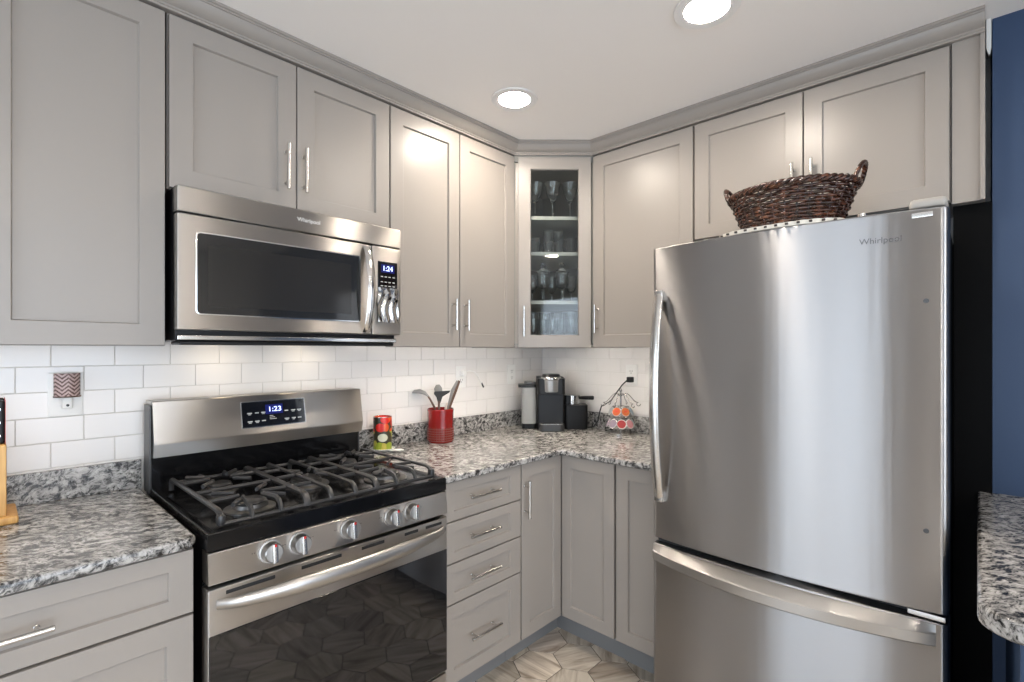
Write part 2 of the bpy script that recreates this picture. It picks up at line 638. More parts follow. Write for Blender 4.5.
struct('ceiling', MB().box(XL - .1, 0.1, YB - .1, 0.1, ZC, ZC + 0.1), 'ceiling')
struct('wall_back', MB().box(XL - .1, 0.1, 0, 0.1, 0, ZC), 'wallwhite')
mb = MB().box(0, 0.1, -2.100, 0, 0, ZC)
struct('wall_right', mb, 'wallwhite')
struct('wall_navy', MB().box(-0.284, 0.1, YB, -2.100, 0, ZC), 'navy')

# left end wall with a glazed door, wall behind the camera with a wide window added for fill
wy0, wy1, wz0, wz1 = -2.3, -0.6, 0.08, 2.12
uy0, uy1 = -4.65, -3.65
mb = MB().box(XL - .1, XL, YB, uy0, 0, ZC).box(XL - .1, XL, uy1, wy0, 0, ZC).box(XL - .1, XL, wy1, 0, 0, ZC)
mb.box(XL - .1, XL, uy0, uy1, 0, wz0).box(XL - .1, XL, uy0, uy1, wz1, ZC)
mb.box(XL - .1, XL, wy0, wy1, 0, wz0).box(XL - .1, XL, wy0, wy1, wz1, ZC)
struct('wall_left', mb, 'taupe')
mb = MB()
for a, b, c, d in ((wy0 - .07, wy0 + .04, wz0, wz1 + .08), (wy1 - .04, wy1 + .07, wz0, wz1 + .08), (wy0, wy1, wz1 - .04, wz1 + .08), (wy0, wy1, wz0, wz0 + .06), (-1.48, -1.42, wz0, wz1)):
    mb.box(XL - .03, XL + .02, a, b, c, d, .004)
win = struct('window_1', mb, 'trimwhite')
o = obj('pane', MB().box(XL - .012, XL - .006, wy0, wy1, wz0, wz1), 'windowpane', win)
mb = MB()
for a, b, c, d in ((uy0 - .07, uy0 + .04, wz0, wz1 + .08), (uy1 - .04, uy1 + .07, wz0, wz1 + .08), (uy0, uy1, wz1 - .04, wz1 + .08), (uy0, uy1, wz0, wz0 + .06), (-4.17, -4.13, wz0, wz1)):
    mb.box(XL - .03, XL + .02, a, b, c, d, .004)
win = struct('fill_window_3', mb, 'trimwhite')  # unseen side window, added for more cool light on the base doors
obj('pane', MB().box(XL - .012, XL - .006, uy0, uy1, wz0, wz1), 'windowpane', win)
struct('streak_board', MB().box(XL, XL + .02, -.42, -.30, 0, 2.2, .003), 'trimwhite')  # unseen white board, added for its bright streak in the refrigerator's reflection
vx0, vx1, vz0, vz1 = -4.6, -1.2, 0.06, 2.25
mb = MB().box(XL, vx0, YB - .1, YB, 0, ZC).box(vx1, 0, YB - .1, YB, 0, ZC)
mb.box(vx0, vx1, YB - .1, YB, 0, vz0).box(vx0, vx1, YB - .1, YB, vz1, ZC)
struct('wall_front', mb, 'wallwhite')
mb = MB()
for a, b, c, d in ((vx0 - .07, vx0 + .04, vz0 - .06, vz1 + .08), (vx1 - .04, vx1 + .07, vz0 - .06, vz1 + .08), (vx0, vx1, vz1 - .04, vz1 + .08), (vx0, vx1, vz0 - .06, vz0 + .04), (-3.40, -3.34, vz0, vz1), (-2.36, -2.30, vz0, vz1)):
    mb.box(a, b, YB - .03, YB + .02, c, d, .004)
win = struct('fill_window_2', mb, 'trimwhite')  # unseen window, added to fill the room with light
obj('pane', MB().box(vx0, vx1, YB - .012, YB - .006, vz0, vz1), 'windowpane', win)

# white corner trim at the top of the navy wall
mb = MB()
q4 = [(-0.292, -2.086), (-0.281, -2.086), (-0.281, -2.0975), (-0.292, -2.0975)]
mb.prism(q4, lambda p: (p[0], p[1], ZC), lambda p: (p[0], p[1], 2.335))
mb.prism(q4, lambda p: (p[0], p[1], 2.335), lambda p: (p[0], -2.0925 + (p[1] + 2.092) * .3, 2.315))
struct('trim_1', mb, 'trimwhite')

# glazed brick tiles over the worktops on both walls
def tiles(name, mtx, xa, xb, anchor):
    mb = MB()
    mb.box(xa, xb, -0.004, 0, 0.99, 1.384, mi=1)
    pw, ph = 0.1533, 0.0771
    for r in range(-1, 5):
        z0 = 1.088 + (r - 1) * ph
        z1 = min(z0 + ph, 1.392) - 0.0022
        if z1 < 1.0 or z0 > 1.38:
            continue
        off = anchor if r % 2 == 0 else anchor + pw / 2
        k0 = int(math.floor((xa - off) / pw)) - 1
        for k in range(k0, k0 + int((xb - xa) / pw) + 4):
            a, b = max(off + k * pw, xa), min(off + (k + 1) * pw - 0.0022, xb)
            if b - a < 0.012:
                continue
            tl = random.uniform(-.0003, .0003)
            y = -0.0072 + tl
            rg = lambda i, yy: [(a + i, yy, z0 + i), (b - i, yy, z0 + i), (b - i, yy, z1 - i), (a + i, yy, z1 - i)]
            mb.rings([rg(0, -0.002), rg(0, y + .0008), rg(.0006, y + .0002), rg(.0014, y)], cap0=False)
    mb.xf(mtx)
    o = struct(name, mb, ['walltile', 'tilegrout'])
    return o


tiles('trim_2', RUN_A(), -2.9, -0.004, -2.344)
tiles('trim_3', RUN_B(), 0.008, 1.19, 0.05)

# ------------------------------------------------------------------ wall cabinets
UA, UB = -0.333, 0.347           # fronts
ZU0, ZU1 = 1.380, 2.357


def upper(name, label, mtx, x0, x1, z0, depth, doors, front, handles, shelf_bottom=True):
    """doors: list of (x0, x1); handles: list of (door index, x, z0, z1)"""
    loc = mtx @ Vector(((x0 + x1) / 2, -depth / 2, z0))
    t = thing(name, label, 'cabinet', loc)
    mb = MB().box(x0, x1, -0.004 if z0 > 1.5 else -0.009, -(front - 0.0205), z0 + .014, 2.425)
    mb.box(x0, x1, -(front - 0.034), -(front - 0.0205), z0 + .0005, z0 + .0142)
    mb.xf(mtx)
    obj('cabinet_body', mb, 'paint', t)
    ds = []
    for a, b in doors:
        d = obj('door', shaker(a, b, z0 + 0.002, ZU1, -front).xf(mtx), 'paint', t)
        ds.append(d)
    for di, x, za, zb in handles:
        obj('handle', bar_handle((x, -front, za), (x, -front, zb), (0, -1, 0)).xf(mtx), 'chrome', ds[di])
    return t


A, B = RUN_A(), RUN_B()
upper('wall_cabinet', 'tall grey wall cabinet at the left edge, left of the microwave', A, -2.89, -2.1215, ZU0, .33,
      [(-2.886, -2.506), (-2.502, -2.1235)], .333, [])
upper('wall_cabinet', 'short grey two-door cabinet directly above the microwave', A, -2.1155, -1.3625, 1.846, .33,
      [(-2.1135, -1.7405), (-1.7370, -1.3645)], .333, [(0, -1.779, 1.914, 2.069), (1, -1.717, 1.914, 2.069)])
upper('wall_cabinet', 'tall grey two-door wall cabinet between the microwave and the glass corner cabinet', A, -1.3615, -0.6225, ZU0, .33,
      [(-1.3585, -0.9925), (-0.9885, -0.6235)], .333, [(0, -1.035, 1.457, 1.598), (1, -0.9625, 1.457, 1.598)])
upper('wall_cabinet', 'tall grey single-door wall cabinet right of the glass corner cabinet', B, .6225, 1.1495, ZU0, .34,
      [(.6265, 1.1475)], .347, [(0, .656, 1.455, 1.596)])
upper('wall_cabinet', 'short grey two-door cabinet above the refrigerator and wicker basket', B, 1.1525, 2.001, 1.851, .34,
      [(1.1555, 1.5765), (1.5805, 1.9985)], .347, [(0, 1.546, 1.93, 2.085), (1, 1.611, 1.93, 2.085)])
t = thing('filler_panel', 'narrow grey filler panel between the refrigerator cabinet and the navy wall', 'panel', (-.3, -2.045, 1.843))
obj('panel', MB().box(2.0035, 2.083, -.004, -.335, 1.843, 2.425, .001).xf(B), 'paint', t)
obj('edge_strip', MB().box(2.071, 2.083, -.335, -.345, 1.843, 2.425, .001).xf(B), 'paint', t)

t = thing('gap_shade', 'black upright sheet in place of the shade in the gap between the refrigerator and the navy wall', 'panel', (-.3, -2.06, 0))
obj('shade_sheet', MB().box(2.0065, 2.099, -.02, -.30, 0, 1.842, .001).xf(B), 'case_and_gap', t)  # black sheet standing in for the deep shade of the narrow gap

# the diagonal glass-front corner cabinet
PA, PB = Vector((-0.6195, -0.333, 0)), Vector((-0.347, -0.6205, 0))
ux = (PB - PA).normalized()
dl = (PB - PA).length
DG = Matrix.Translation(PA) @ Matrix.Rotation(math.atan2(ux.y, ux.x), 4, 'Z')
cab = thing('corner_cabinet', 'grey diagonal corner cabinet with a glass door full of glassware', 'cabinet', (-.3, -.3, ZU0))
outer = [(-.6205, -.009), (-.6205, -.322), (-.336, -.6205), (-.009, -.6205), (-.009, -.009)]
inner = [(-.6035, -.026), (-.6035, -.333), (-.347, -.6035), (-.026, -.6035), (-.026, -.026)]
f0 = lambda z: (lambda p: (p[0], p[1], z))
mb = MB()
mb.prism(outer, f0(ZU0 + .014), f0(ZU0 + .020)).prism(outer, f0(2.335), f0(2.425))
mb.box(-.6205, -.6035, -.322, -.009, ZU0 + .014, 2.36).box(-.336, -.009, -.6205, -.6035, ZU0 + .014, 2.36)
mb.box(-.6205, -.009, -.022, -.009, ZU0, 2.36).box(-.022, -.009, -.6205, -.009, ZU0, 2.36)
obj('cabinet_body', mb, 'inside', cab)
mb = MB()
for a, b in ((0.0, .04), (dl - .04, dl)):
    mb.box(a, b, .0005 + .0, .018, ZU0, 2.425)
mb.box(.04, dl - .04, .0005, .018, 2.33, 2.425).box(.04, dl - .04, .0005, .018, ZU0, ZU0 + .03)
mb.xf(Matrix.Translation(Vector((-.0, 0, 0)) + Vector((.014, .014, 0)) * 1.0) @ DG)
obj('face_frame', mb, 'paint', cab)
shin = [(-.6, -.03), (-.6, -.29), (-.29, -.6), (-.03, -.6), (-.03, -.03)]
SH = (1.626, 1.880, 2.066)
for z in SH:
    obj('shelf', MB().prism(shin, f0(z - .018), f0(z)), 'shelf', cab)
d0, d1, dz0, dz1 = .017, dl - .005, ZU0 + .002, ZU1
mb = MB()
st_, rl = .062, .06


def dring(a, b, y):
    return [(d0 + a, y, dz0 + b), (d1 - a, y, dz0 + b), (d1 - a, y, dz1 - b), (d0 + a, y, dz1 - b)]


mb.rings([dring(st_, rl, .02), dring(0, 0, .02), dring(0, 0, .002), dring(.002, .002, 0), dring(st_, rl, 0), dring(st_ + .004, rl + .004, .006), dring(st_ + .004, rl + .004, .02)], cap0=False, cap1=False)
DG2 = Matrix.Translation((0, 0, 0)) @ DG
dr = obj('door', mb.xf(DG2), 'paint', cab)
obj('glass_pane', MB().box(d0 + st_ - .004, d1 - st_ + .004, .009, .013, dz0 + rl - .004, dz1 - rl + .004).xf(DG2), 'pane', dr)
obj('handle', bar_handle((.046, 0, 1.437), (.046, 0, 1.592), (0, -1, 0)).xf(DG2), 'chrome', dr)

# crown moulding round all wall cabinets
path = [Vector((-2.89, -.333)), Vector((-.6195, -.333)), Vector((-.347, -.6205)), Vector((-.347, -2.0825))]
prof = [(q, z + .007) for q, z in [(-.0185, 2.358), (.004, 2.358), (.0045, 2.364), (.008, 2.366), (.0085, 2.371), (.015, 2.374), (.024, 2.381), (.031, 2.390), (.0355, 2.3995), (.0375, 2.404), (.042, 2.405), (.0425, 2.4095), (.047, 2.411), (.047, 2.4195), (-.0185, 2.4195)]]
rg = []
for i, p in enumerate(path):
    def nrm(a, b):
        d = (b - a).normalized()
        return Vector((d.y, -d.x))
    if i == 0:
        m_ = nrm(path[0], path[1])
    elif i == len(path) - 1:
        m_ = nrm(path[-2], path[-1])
    else:
        n1_, n2_ = nrm(path[i - 1], p), nrm(p, path[i + 1])
        m_ = (n1_ + n2_) / (1 + n1_.dot(n2_))
    rg.append([(p.x + m_.x * q, p.y + m_.y * q, z) for q, z in prof])
o = obj('crown_moulding', MB().rings(rg), 'paint', None, ang=25)
tag(o, 'grey crown moulding running along the top of all wall cabinets', 'moulding')

# ------------------------------------------------------------------ glassware behind the glass door
def glass_profile(kind, h, r):
    if kind == 'tumbler':
        return [(r * .80, 0), (r * .86, .003), (r, h), (r - .0022, h), (r * .86 - .0026, .009), (0.0005, .008)]
    if kind == 'flute':
        return [(r * .9, 0), (r * .9, .003), (.004, .009), (.0038, h * .35), (r * .55, h * .42), (r * .95, h * .62), (r * .8, h), (r * .8 - .0015, h), (r * .95 - .002, h * .62), (r * .5, h * .44), (.0005, h * .42)]
    if kind == 'goblet':
        return [(r * .85, 0), (r * .85, .003), (.006, .010), (.009, h * .16), (.005, h * .22), (.010, h * .33), (.005, h * .42), (r * .6, h * .48), (r, h * .62), (r * .98, h), (r * .98 - .002, h), (r - .003, h * .62), (r * .5, h * .5), (.0005, h * .49)]
    # wide-rimmed stemmed glass
    return [(r * .75, 0), (r * .75, .003), (.005, .010), (.0045, h * .46), (r * .35, h * .52), (r * .7, h * .70), (r, h), (r - .0018, h), (r * .7 - .002, h * .71), (r * .3, h * .55), (.0005, h * .53)]


def glassware(name, label, cat, kind, h, r, u, v, z, group):
    p = DG @ Vector((u, v, 0))
    mb = MB().lathe(glass_profile(kind, h, r), seg=20)
    o = obj(name, mb, 'glass')
    o.location = (p.x, p.y, z + .0005)
    return tag(o, label, cat, group)


GB = 'glassware in the corner cabinet'
for i, (u, v) in enumerate(((.11, .12), (.202, .11), (.298, .12))):
    glassware('stemmed_glass', ('left', 'middle', 'right')[i] + ' wide stemmed glass on the top shelf of the glass cabinet', 'glass', 'wide', .19, .046, u, v, SH[2], 'stemmed glasses on the top shelf')
lab = ('short tumbler at the left end of the second shelf', 'tall straight tumbler left of centre on the second shelf', 'tall straight tumbler right of centre on the second shelf', 'short tumbler at the right end of the second shelf')
for i, (u, h, r) in enumerate(((.108, .085, .03), (.18, .125, .026), (.236, .12, .026), (.302, .085, .03))):
    glassware('tumbler', 'clear ' + lab[i] + ' in the corner cabinet', 'glass', 'tumbler', h, r, u, .12, SH[1], 'tumblers on the second shelf')
for i, (u, v) in enumerate(((.152, .1), (.252, .1))):
    p = DG @ Vector((u, v, 0))
    t = thing('candle_goblet', ('left', 'right')[i] + ' of the two ornate crystal goblets on the third shelf', 'goblet', (p.x, p.y, SH[0] + .0005), 0, 'ornate goblets on the third shelf')
    mb = MB().lathe(glass_profile('goblet', .15, .034), c=(p.x, p.y, SH[0] + .0005), seg=20)
    obj('bowl_and_stem', mb, 'glass', t)
    mb = MB().lathe([(.034, 0), (.037, .004), (.03, .016), (.012, .022), (.010, .03), (.016, .04), (.010, .052), (.001, .056)], c=(p.x, p.y, SH[0] + .1508), seg=16)
    obj('lid', mb, 'glass', t)
for i, (u, v, h) in enumerate(((.098, .16, .15), (.205, .19, .14), (.308, .16, .14))):
    glassware('wine_glass', 'small stemmed glass ' + ('left of the ornate goblets', 'behind and between the ornate goblets', 'right of the ornate goblets')[i], 'glass', 'flute', h, .03, u, v, SH[0], 'small stemmed glasses on the third shelf')
pos = ('leftmost', 'second from left', 'middle', 'second from right', 'rightmost')
for i, u in enumerate((.1, .15, .2, .25, .3)):
    glassware('wine_glass', pos[i] + ' stemmed glass in the front row on the cabinet floor', 'glass', 'goblet', .13, .024, u, .08, ZU0 + .020, 'stemmed glasses on the cabinet floor')
for i, u in enumerate((.1, .165, .235, .3)):
    glassware('highball_glass', ('leftmost', 'second', 'third', 'rightmost')[i] + ' tall glass in the back row on the cabinet floor', 'glass', 'tumbler', .17, .03, u, .15, ZU0 + .020, 'tall glasses on the cabinet floor')

# ------------------------------------------------------------------ base cabinets
ZT, ZCB = .912, .884       # worktop top and underside


def base(name, label, mtx, x0, x1, front, fronts, body=None):
    loc = mtx @ Vector(((x0 + x1) / 2, -.3, 0))
    t = thing(name, label, 'cabinet', loc)
    mb = MB().box(x0, x1, -.004, -(front - .0205), .126, ZCB - .001)
    obj('cabinet_body', mb.xf(mtx), 'paint', t)
    obj('toe_kick', MB().box(x0, x1, -.03, -.548, 0, .126).xf(mtx), 'toe', t)
    for kind, a, b, za, zb, st, rl_, h in fronts:
        d = obj(kind, shaker(a, b, za, zb, -front, .02, st, rl_).xf(mtx), 'paint', t)
        if h:
            obj('handle', bar_handle((h[0], -front, h[1]), (h[2], -front, h[3]), (0, -1, 0)).xf(mtx), 'chrome', d)
    return t


base('base_cabinet', 'grey base cabinet with drawers at the lower left, left of the range', A, -2.812, -2.129, .644, [
    ('drawer', -2.808, -2.1315, .7205, .8765, .05, .042, (-2.552, .797, -2.388, .797)),
    ('drawer', -2.808, -2.1315, .128, .7145, .055, .056, (-2.552, .6, -2.388, .6))])
base('drawer_cabinet', 'grey cabinet with four stacked drawers right of the range', A, -1.3555, -.9155, .644, [
    ('drawer', -1.352, -.9195, .734, .8785, .062, .034, (-1.2305, .8125, -1.0715, .8125)),
    ('drawer', -1.352, -.9195, .5785, .729, .062, .036, (-1.2305, .6635, -1.0715, .6635)),
    ('drawer', -1.352, -.9195, .4265, .5735, .062, .036, (-1.2275, .506, -1.0715, .506)),
    ('drawer', -1.352, -.9195, .128, .4215, .062, .05, (-1.2245, .277, -1.0665, .277))])
t = thing('corner_base_cabinet', 'grey corner base cabinet with two doors meeting in the inner corner', 'cabinet', (-.4, -.4, 0))
mb = MB()
mb.prism([(-.9135, -.004), (-.9135, -.6235), (-.6165, -.6235), (-.6165, -.9265), (-.004, -.9265), (-.004, -.004)], f0(.126), f0(ZCB - .001))
obj('cabinet_body', mb, 'paint', t)
obj('toe_kick', MB().prism([(-.9135, -.03), (-.9135, -.548), (-.541, -.548), (-.541, -.9265), (-.03, -.9265), (-.03, -.03)], f0(0), f0(.126)), 'toe', t)
d = obj('door', shaker(-.9115, -.6385, .128, .8785, -.644, .02, .05, .056), 'paint', t)
obj('handle', bar_handle((-.895, -.644, .65), (-.895, -.644, .811), (0, -1, 0), .03), 'chrome', d)
d = obj('door', shaker(.6455, .9255, .128, .8785, -.637, .02, .05, .056).xf(B), 'paint', t)
base('base_cabinet', 'narrow grey base cabinet beside the left side of the refrigerator', B, .9285, 1.178, .637, [
    ('door', .9365, 1.175, .128, .8785, .055, .056, None)])

# ------------------------------------------------------------------ worktops
def slab_edge(mb, poly, z0, z1, e=.008):
    """slab with a softly rounded upper and lower edge all round"""
    n = len(poly)
    P = [Vector(p) for p in poly]

    def inset(d):
        out = []
        for i in range(n):
            a, b, c = P[i - 1], P[i], P[(i + 1) % n]
            d1, d2 = (b - a).normalized(), (c - b).normalized()
            n1_, n2_ = Vector((-d1.y, d1.x)), Vector((-d2.y, d2.x))
            m_ = (n1_ + n2_) / max(.2, 1 + n1_.dot(n2_))
            out.append(b + m_ * d)
        return out
    rr = []
    for dd, z in ((e * .6, z0), (e * .15, z0 + e * .35), (0, z0 + e * .9), (0, z1 - e), (e * .29, z1 - e * .29), (e, z1)):
        rr.append([(q.x, q.y, z) for q in inset(dd)])
    mb.rings(rr)


t = thing('countertop', 'speckled grey granite countertop left of the range, under the knife block', 'countertop', (-2.47, -.33, ZCB))
mb = MB()
slab_edge(mb, [(-2.812, -.004), (-2.812, -.6655), (-2.150, -.6655), (-2.1275, -.643), (-2.1275, -.004)], ZCB, ZT)
obj('slab', mb, 'granite', t)
obj('backsplash_strip', MB().box(-2.812, -2.123, -.0235, -.0085, ZT, 1.004, .002), 'granite', t)
t = thing('countertop', 'L-shaped grey granite countertop in the corner, under the coffee maker', 'countertop', (-.33, -.33, ZCB))
mb = MB()
cn = [(-.6625 - .018, -.6655), (-.6625 - .0055, -.6655 - .0055), (-.6625, -.6655 - .018)]
slab_edge(mb, [(-1.3610, -.004), (-1.3610, -.6655)] + cn + [(-.6625, -1.178), (-.004, -1.178), (-.004, -.004)], ZCB, ZT)
obj('slab', mb, 'granite', t)
mb = MB().box(-1.3565, -.0085, -.0235, -.0085, ZT, 1.004, .002)
obj('backsplash_strip', mb, 'granite', t)
obj('backsplash_strip', MB().box(-.0235, -.0085, -1.178, -.024, ZT, 1.004, .002), 'granite', t)
# peninsula at the right edge of the photo
t = thing('peninsula_countertop', 'grey veined granite peninsula slab at the right edge, against the navy wall', 'countertop', (-.8, -2.6, .872))
mb = MB()
rc = .07
arc = [(-1.315 + rc - rc * math.cos(a), -2.0645 - rc + rc * math.sin(a)) for a in [PI / 2 * k / 8 for k in range(9)]]
slab_edge(mb, list(reversed(arc)) + [(-1.335, -3.1), (-.285, -3.1), (-.285, -2.0645)], .876, .914, .008)
obj('slab', mb, 'granite', t)
struct('wall_peninsula', MB().box(-1.02, -.2845, -3.1, -2.13, 0, .8755), 'navy')

# ------------------------------------------------------------------ range
RX0, RX1 = -2.1145, -1.3655
rc_ = (RX0 + RX1) / 2
rng = thing('gas_range', 'stainless steel gas range with black cooktop and five knobs', 'range', (rc_, -.35, 0))
obj('body', MB().box(RX0 + .003, RX1 - .003, -.03, -.644, .03, .895, .002), 'black', rng)
for x in (RX0 + .05, RX1 - .05):
    for y in (-.08, -.58):
        obj('foot', MB().cyl((x, y, 0), (x, y, .03), .018, 12), 'rubber', rng)
# cooktop: tray with a raised lip
mb = MB()


def cring(i, z, yb=-.07, yf=-.690):
    return [(RX0 + i, yf + i, z), (RX1 - i, yf + i, z), (RX1 - i, yb - i, z), (RX0 + i, yb - i, z)]


mb.rings([cring(.003, .872), cring(0, .876), cring(0, .913), cring(.003, .9175), cring(.009, .9175), cring(.014, .914), cring(.03, .9085)])
obj('cooktop', mb, 'black', rng)
# burners
BUR = [(-1.955, -.515, .046), (-1.955, -.25, .036), (rc_ + .01, -.385, .05), (-1.500, -.515, .05), (-1.500, -.25, .033)]
for x, y, r in BUR:
    b = obj('burner', MB().lathe([(r * 1.5, 0), (r * 1.5, .004), (r * 1.05, .008), (r, .018), (.001, .018)], (x, y, .9085), 24), 'burner', rng)
    obj('burner_cap', MB().lathe([(r * .92, 0), (r * .95, .004), (r * .85, .009), (.001, .0095)], (x, y, .9267), 24), 'iron', b)


def iron(pts, wd=.0052, hh=1.25):
    return pts


def arm(mb, pts, r=.0062):
    mb.tube(pts, r, 6, sq=(1.1, .9))


GZ = .950
for gi, (x0, x1, bl) in enumerate(((-2.068, -1.846, [(-1.955, -.515), (-1.955, -.25)]), (-1.840, -1.616, [(rc_ + .01, -.385)]), (-1.610, -1.388, [(-1.500, -.515), (-1.500, -.25)]))):
    mb = MB()
    yb, yf = -.150, -.640
    # long bars: level on top, curling down at the front
    xm = (x0 + x1) / 2
    xs = (x0, x1) if gi != 1 else (x0, xm - .04, xm + .04, x1)
    for x in xs:
        arm(mb, [(x, yb - .004, .914), (x, yb - .004, GZ - .012), (x, yb - .014, GZ), (x, yf + .03, GZ), (x, yf + .012, GZ - .006), (x, yf + .002, GZ - .02), (x, yf, .916)], .0072)
    # low front and back rails
    arm(mb, [(x0, yf, .919), (x1, yf, .919)], .006)
    arm(mb, [(x0, yb - .004, .936), (x1, yb - .004, .936)], .006)
    ym = (yb + yf) / 2
    if gi != 1:
        arm(mb, [(x0, ym, GZ - .002), (x1, ym, GZ - .002)])
        for bx, by in bl:
            for sx in (-1, 1):
                arm(mb, [(bx + sx * .109, by, GZ - .001), (bx + sx * .03, by, GZ + .001)])
            for k, sx in enumerate((-1, 1)):
                arm(mb, [(bx + sx * .030, by + .033, GZ + .001), (bx + sx * .075, by + .085, GZ - .001)])
                arm(mb, [(bx + sx * .030, by - .033, GZ + .001), (bx + sx * .07, by - .075, GZ - .001)])
        # front fingers that curl down to the rail
        for sx in (-.038, .038):
            bx = bl[0][0]
            arm(mb, [(bx + sx * .7, bl[0][1] - .022, GZ), (bx + sx, yf + .034, GZ + .001), (bx + sx, yf + .014, GZ - .004), (bx + sx, yf + .003, GZ - .018), (bx + sx, yf, .919)], .0075)
            bx = bl[1][0]
            arm(mb, [(bx + sx * .8, bl[1][1] + .03, GZ), (bx + sx, yb - .02, GZ - .001), (bx + sx, yb - .006, GZ - .012)])
        # heavy foot at the outer front corner
        xo = x0 if gi == 0 else x1
        mb.box(xo - .009, xo + .009, yf - .006, yf + .018, .9135, GZ - .006, .004)
    else:
        arm(mb, [(x0, ym + .12, GZ - .002), (xm - .04, ym + .12, GZ - .002)])
        arm(mb, [(x1, ym + .12, GZ - .002), (xm + .04, ym + .12, GZ - .002)])
        arm(mb, [(x0, ym - .12, GZ - .002), (xm - .04, ym - .12, GZ - .002)])
        arm(mb, [(x1, ym - .12, GZ - .002), (xm + .04, ym - .12, GZ - .002)])
        for sx in (-1, 1):
            arm(mb, [(xm + sx * .12, ym, GZ - .001), (xm + sx * .02, ym, GZ + .001)])
            for sy in (-1, 1):
                arm(mb, [(xm + sx * .04, ym + sy * .07, GZ), (xm + sx * .015, ym + sy * .03, GZ + .001)])
    obj('grate', mb, 'iron', rng)

# backguard
def bgy(z):
    return -.104 - (1.2 - z) / .138 * .026


pr_ = [(-.02, 1.2005), (-.1, 1.2005), (-.104, 1.198), (bgy(1.066), 1.066), (-.129, 1.058), (-.117, 1.018), (-.02, 1.018)]
bgd = obj('backguard', MB().prism(pr_, lambda p: (RX0 + .005, p[0], p[1]), lambda p: (RX1 + .002, p[0], p[1])), 'steel', rng, ang=20)
obj('backguard_base', MB().box(RX0 + .002, RX1 - .002, -.0245, -.0975, .9, 1.017, .002), 'black', rng)
for a in (RX0 - .002, RX1 - .004):
    obj('backguard_side', MB().box(a, a + .006, -.0245, -.1, .9, 1.188, .001), 'greyplastic', rng)
upv = Vector((0, .026, .138)).normalized()
nb = Vector((0, -.138, .026)).normalized()


def bg_pt(x, z, off):
    return Vector((x, bgy(z), z)) + nb * off


def bg_plate(x0, x1, z0, z1, o0, o1):
    mb = MB()
    rr = [bg_pt(x0, z0, o0), bg_pt(x1, z0, o0), bg_pt(x1, z1, o0), bg_pt(x0, z1, o0)]
    r2 = [bg_pt(x0, z0, o1), bg_pt(x1, z0, o1), bg_pt(x1, z1, o1), bg_pt(x0, z1, o1)]
    return mb.rings([rr, r2])


obj('display_bezel', bg_plate(-1.846, -1.612, 1.084, 1.179, -.002, .0012), 'polished', bgd)
mb = bg_plate(-1.8435, -1.6145, 1.0865, 1.1765, -.001, .002)
for z in (1.136, 1.106):
    for x in (-1.818, -1.793, -1.77, -1.685, -1.659, -1.636):
        wdt = random.uniform(.006, .009)
        rr = [bg_pt(x - wdt, z - .002, .002), bg_pt(x + wdt, z - .002, .002), bg_pt(x + wdt, z + .002, .002), bg_pt(x - wdt, z + .002, .002)]
        mb.rings([rr, [q + nb * .0004 for q in rr]], mi=1)
        if wdt > .0072:
            rr = [bg_pt(x - wdt * .6, z - .006, .002), bg_pt(x + wdt * .6, z - .006, .002), bg_pt(x + wdt * .6, z - .0035, .002), bg_pt(x - wdt * .6, z - .0035, .002)]
            mb.rings([rr, [q + nb * .0004 for q in rr]], mi=1)
for k in range(3):
    z = 1.122 - k * .006
    rr = [bg_pt(-1.748, z - .001, .002), bg_pt(-1.735 + .006 * k, z - .001, .002), bg_pt(-1.735 + .006 * k, z + .001, .002), bg_pt(-1.748, z + .001, .002)]
    mb.rings([rr, [q + nb * .0004 for q in rr]], mi=1)
dsp = obj('display_panel', mb, ['blackglass', 'marks'], bgd)
obj('clock_window', bg_plate(-1.762, -1.698, 1.128, 1.163, .0018, .0023), 'displayglow', dsp)
text('clock_digits', '1:23', .026, bg_pt(-1.728, 1.145, .0027), (1, 0, 0), upv, 'display', dsp, .0003, 1.15)

# control panel with five knobs
cp = [(-.645, .8695), (-.689, .8695), (-.6915, .867), (-.698, .796), (-.696, .7925), (-.645, .7925)]
mb = MB().prism(cp, lambda p: (RX0 + .001, p[0], p[1]), lambda p: (RX1 - .001, p[0], p[1]))
for x in (-1.968, -1.891, -1.741, -1.592, -1.518):
    for dx_ in (-.042, .036):
        for q in range(2):
            xx = x + dx_ + q * .006
            mb.box(xx - .004, xx - .001, -.6936, -.6948, .841, .843, mi=1)
cpo = obj('control_panel', mb, ['steel', 'logodark'], rng)
kd = Vector((0, -.071, -.0065)).normalized()
kn = Vector((0, -.99, .09)).normalized()
for x in (-1.968, -1.891, -1.741, -1.592, -1.518):
    c = Vector((x, -.6945, .836))
    k = obj('knob', MB().tube([c, c + kn * .006, c + kn * .0062, c + kn * .026, c + kn * .030], [.030, .030, .0265, .0245, .0215], 24), 'satin', rng)
    grip = MB().box(-.0065, .0065, -.009, 0, -.0245, .0245, .0015)
    rot = kn.to_track_quat('-Y', 'Z').to_matrix().to_4x4()
    rot.translation = c + kn * .030
    obj('grip', grip.xf(rot), 'chrome', k)
    mk = MB().box(-.003, .003, -.001, 0, .0215, .025)
    mk2 = rot.copy()
    mk2.translation = c + kn * .0045
    mk.xf(mk2)
    g2 = MB().box(-.003, .003, -.0098, -.008, .0175, .0240)
    obj('pointer', g2.xf(rot), 'redmark', k)

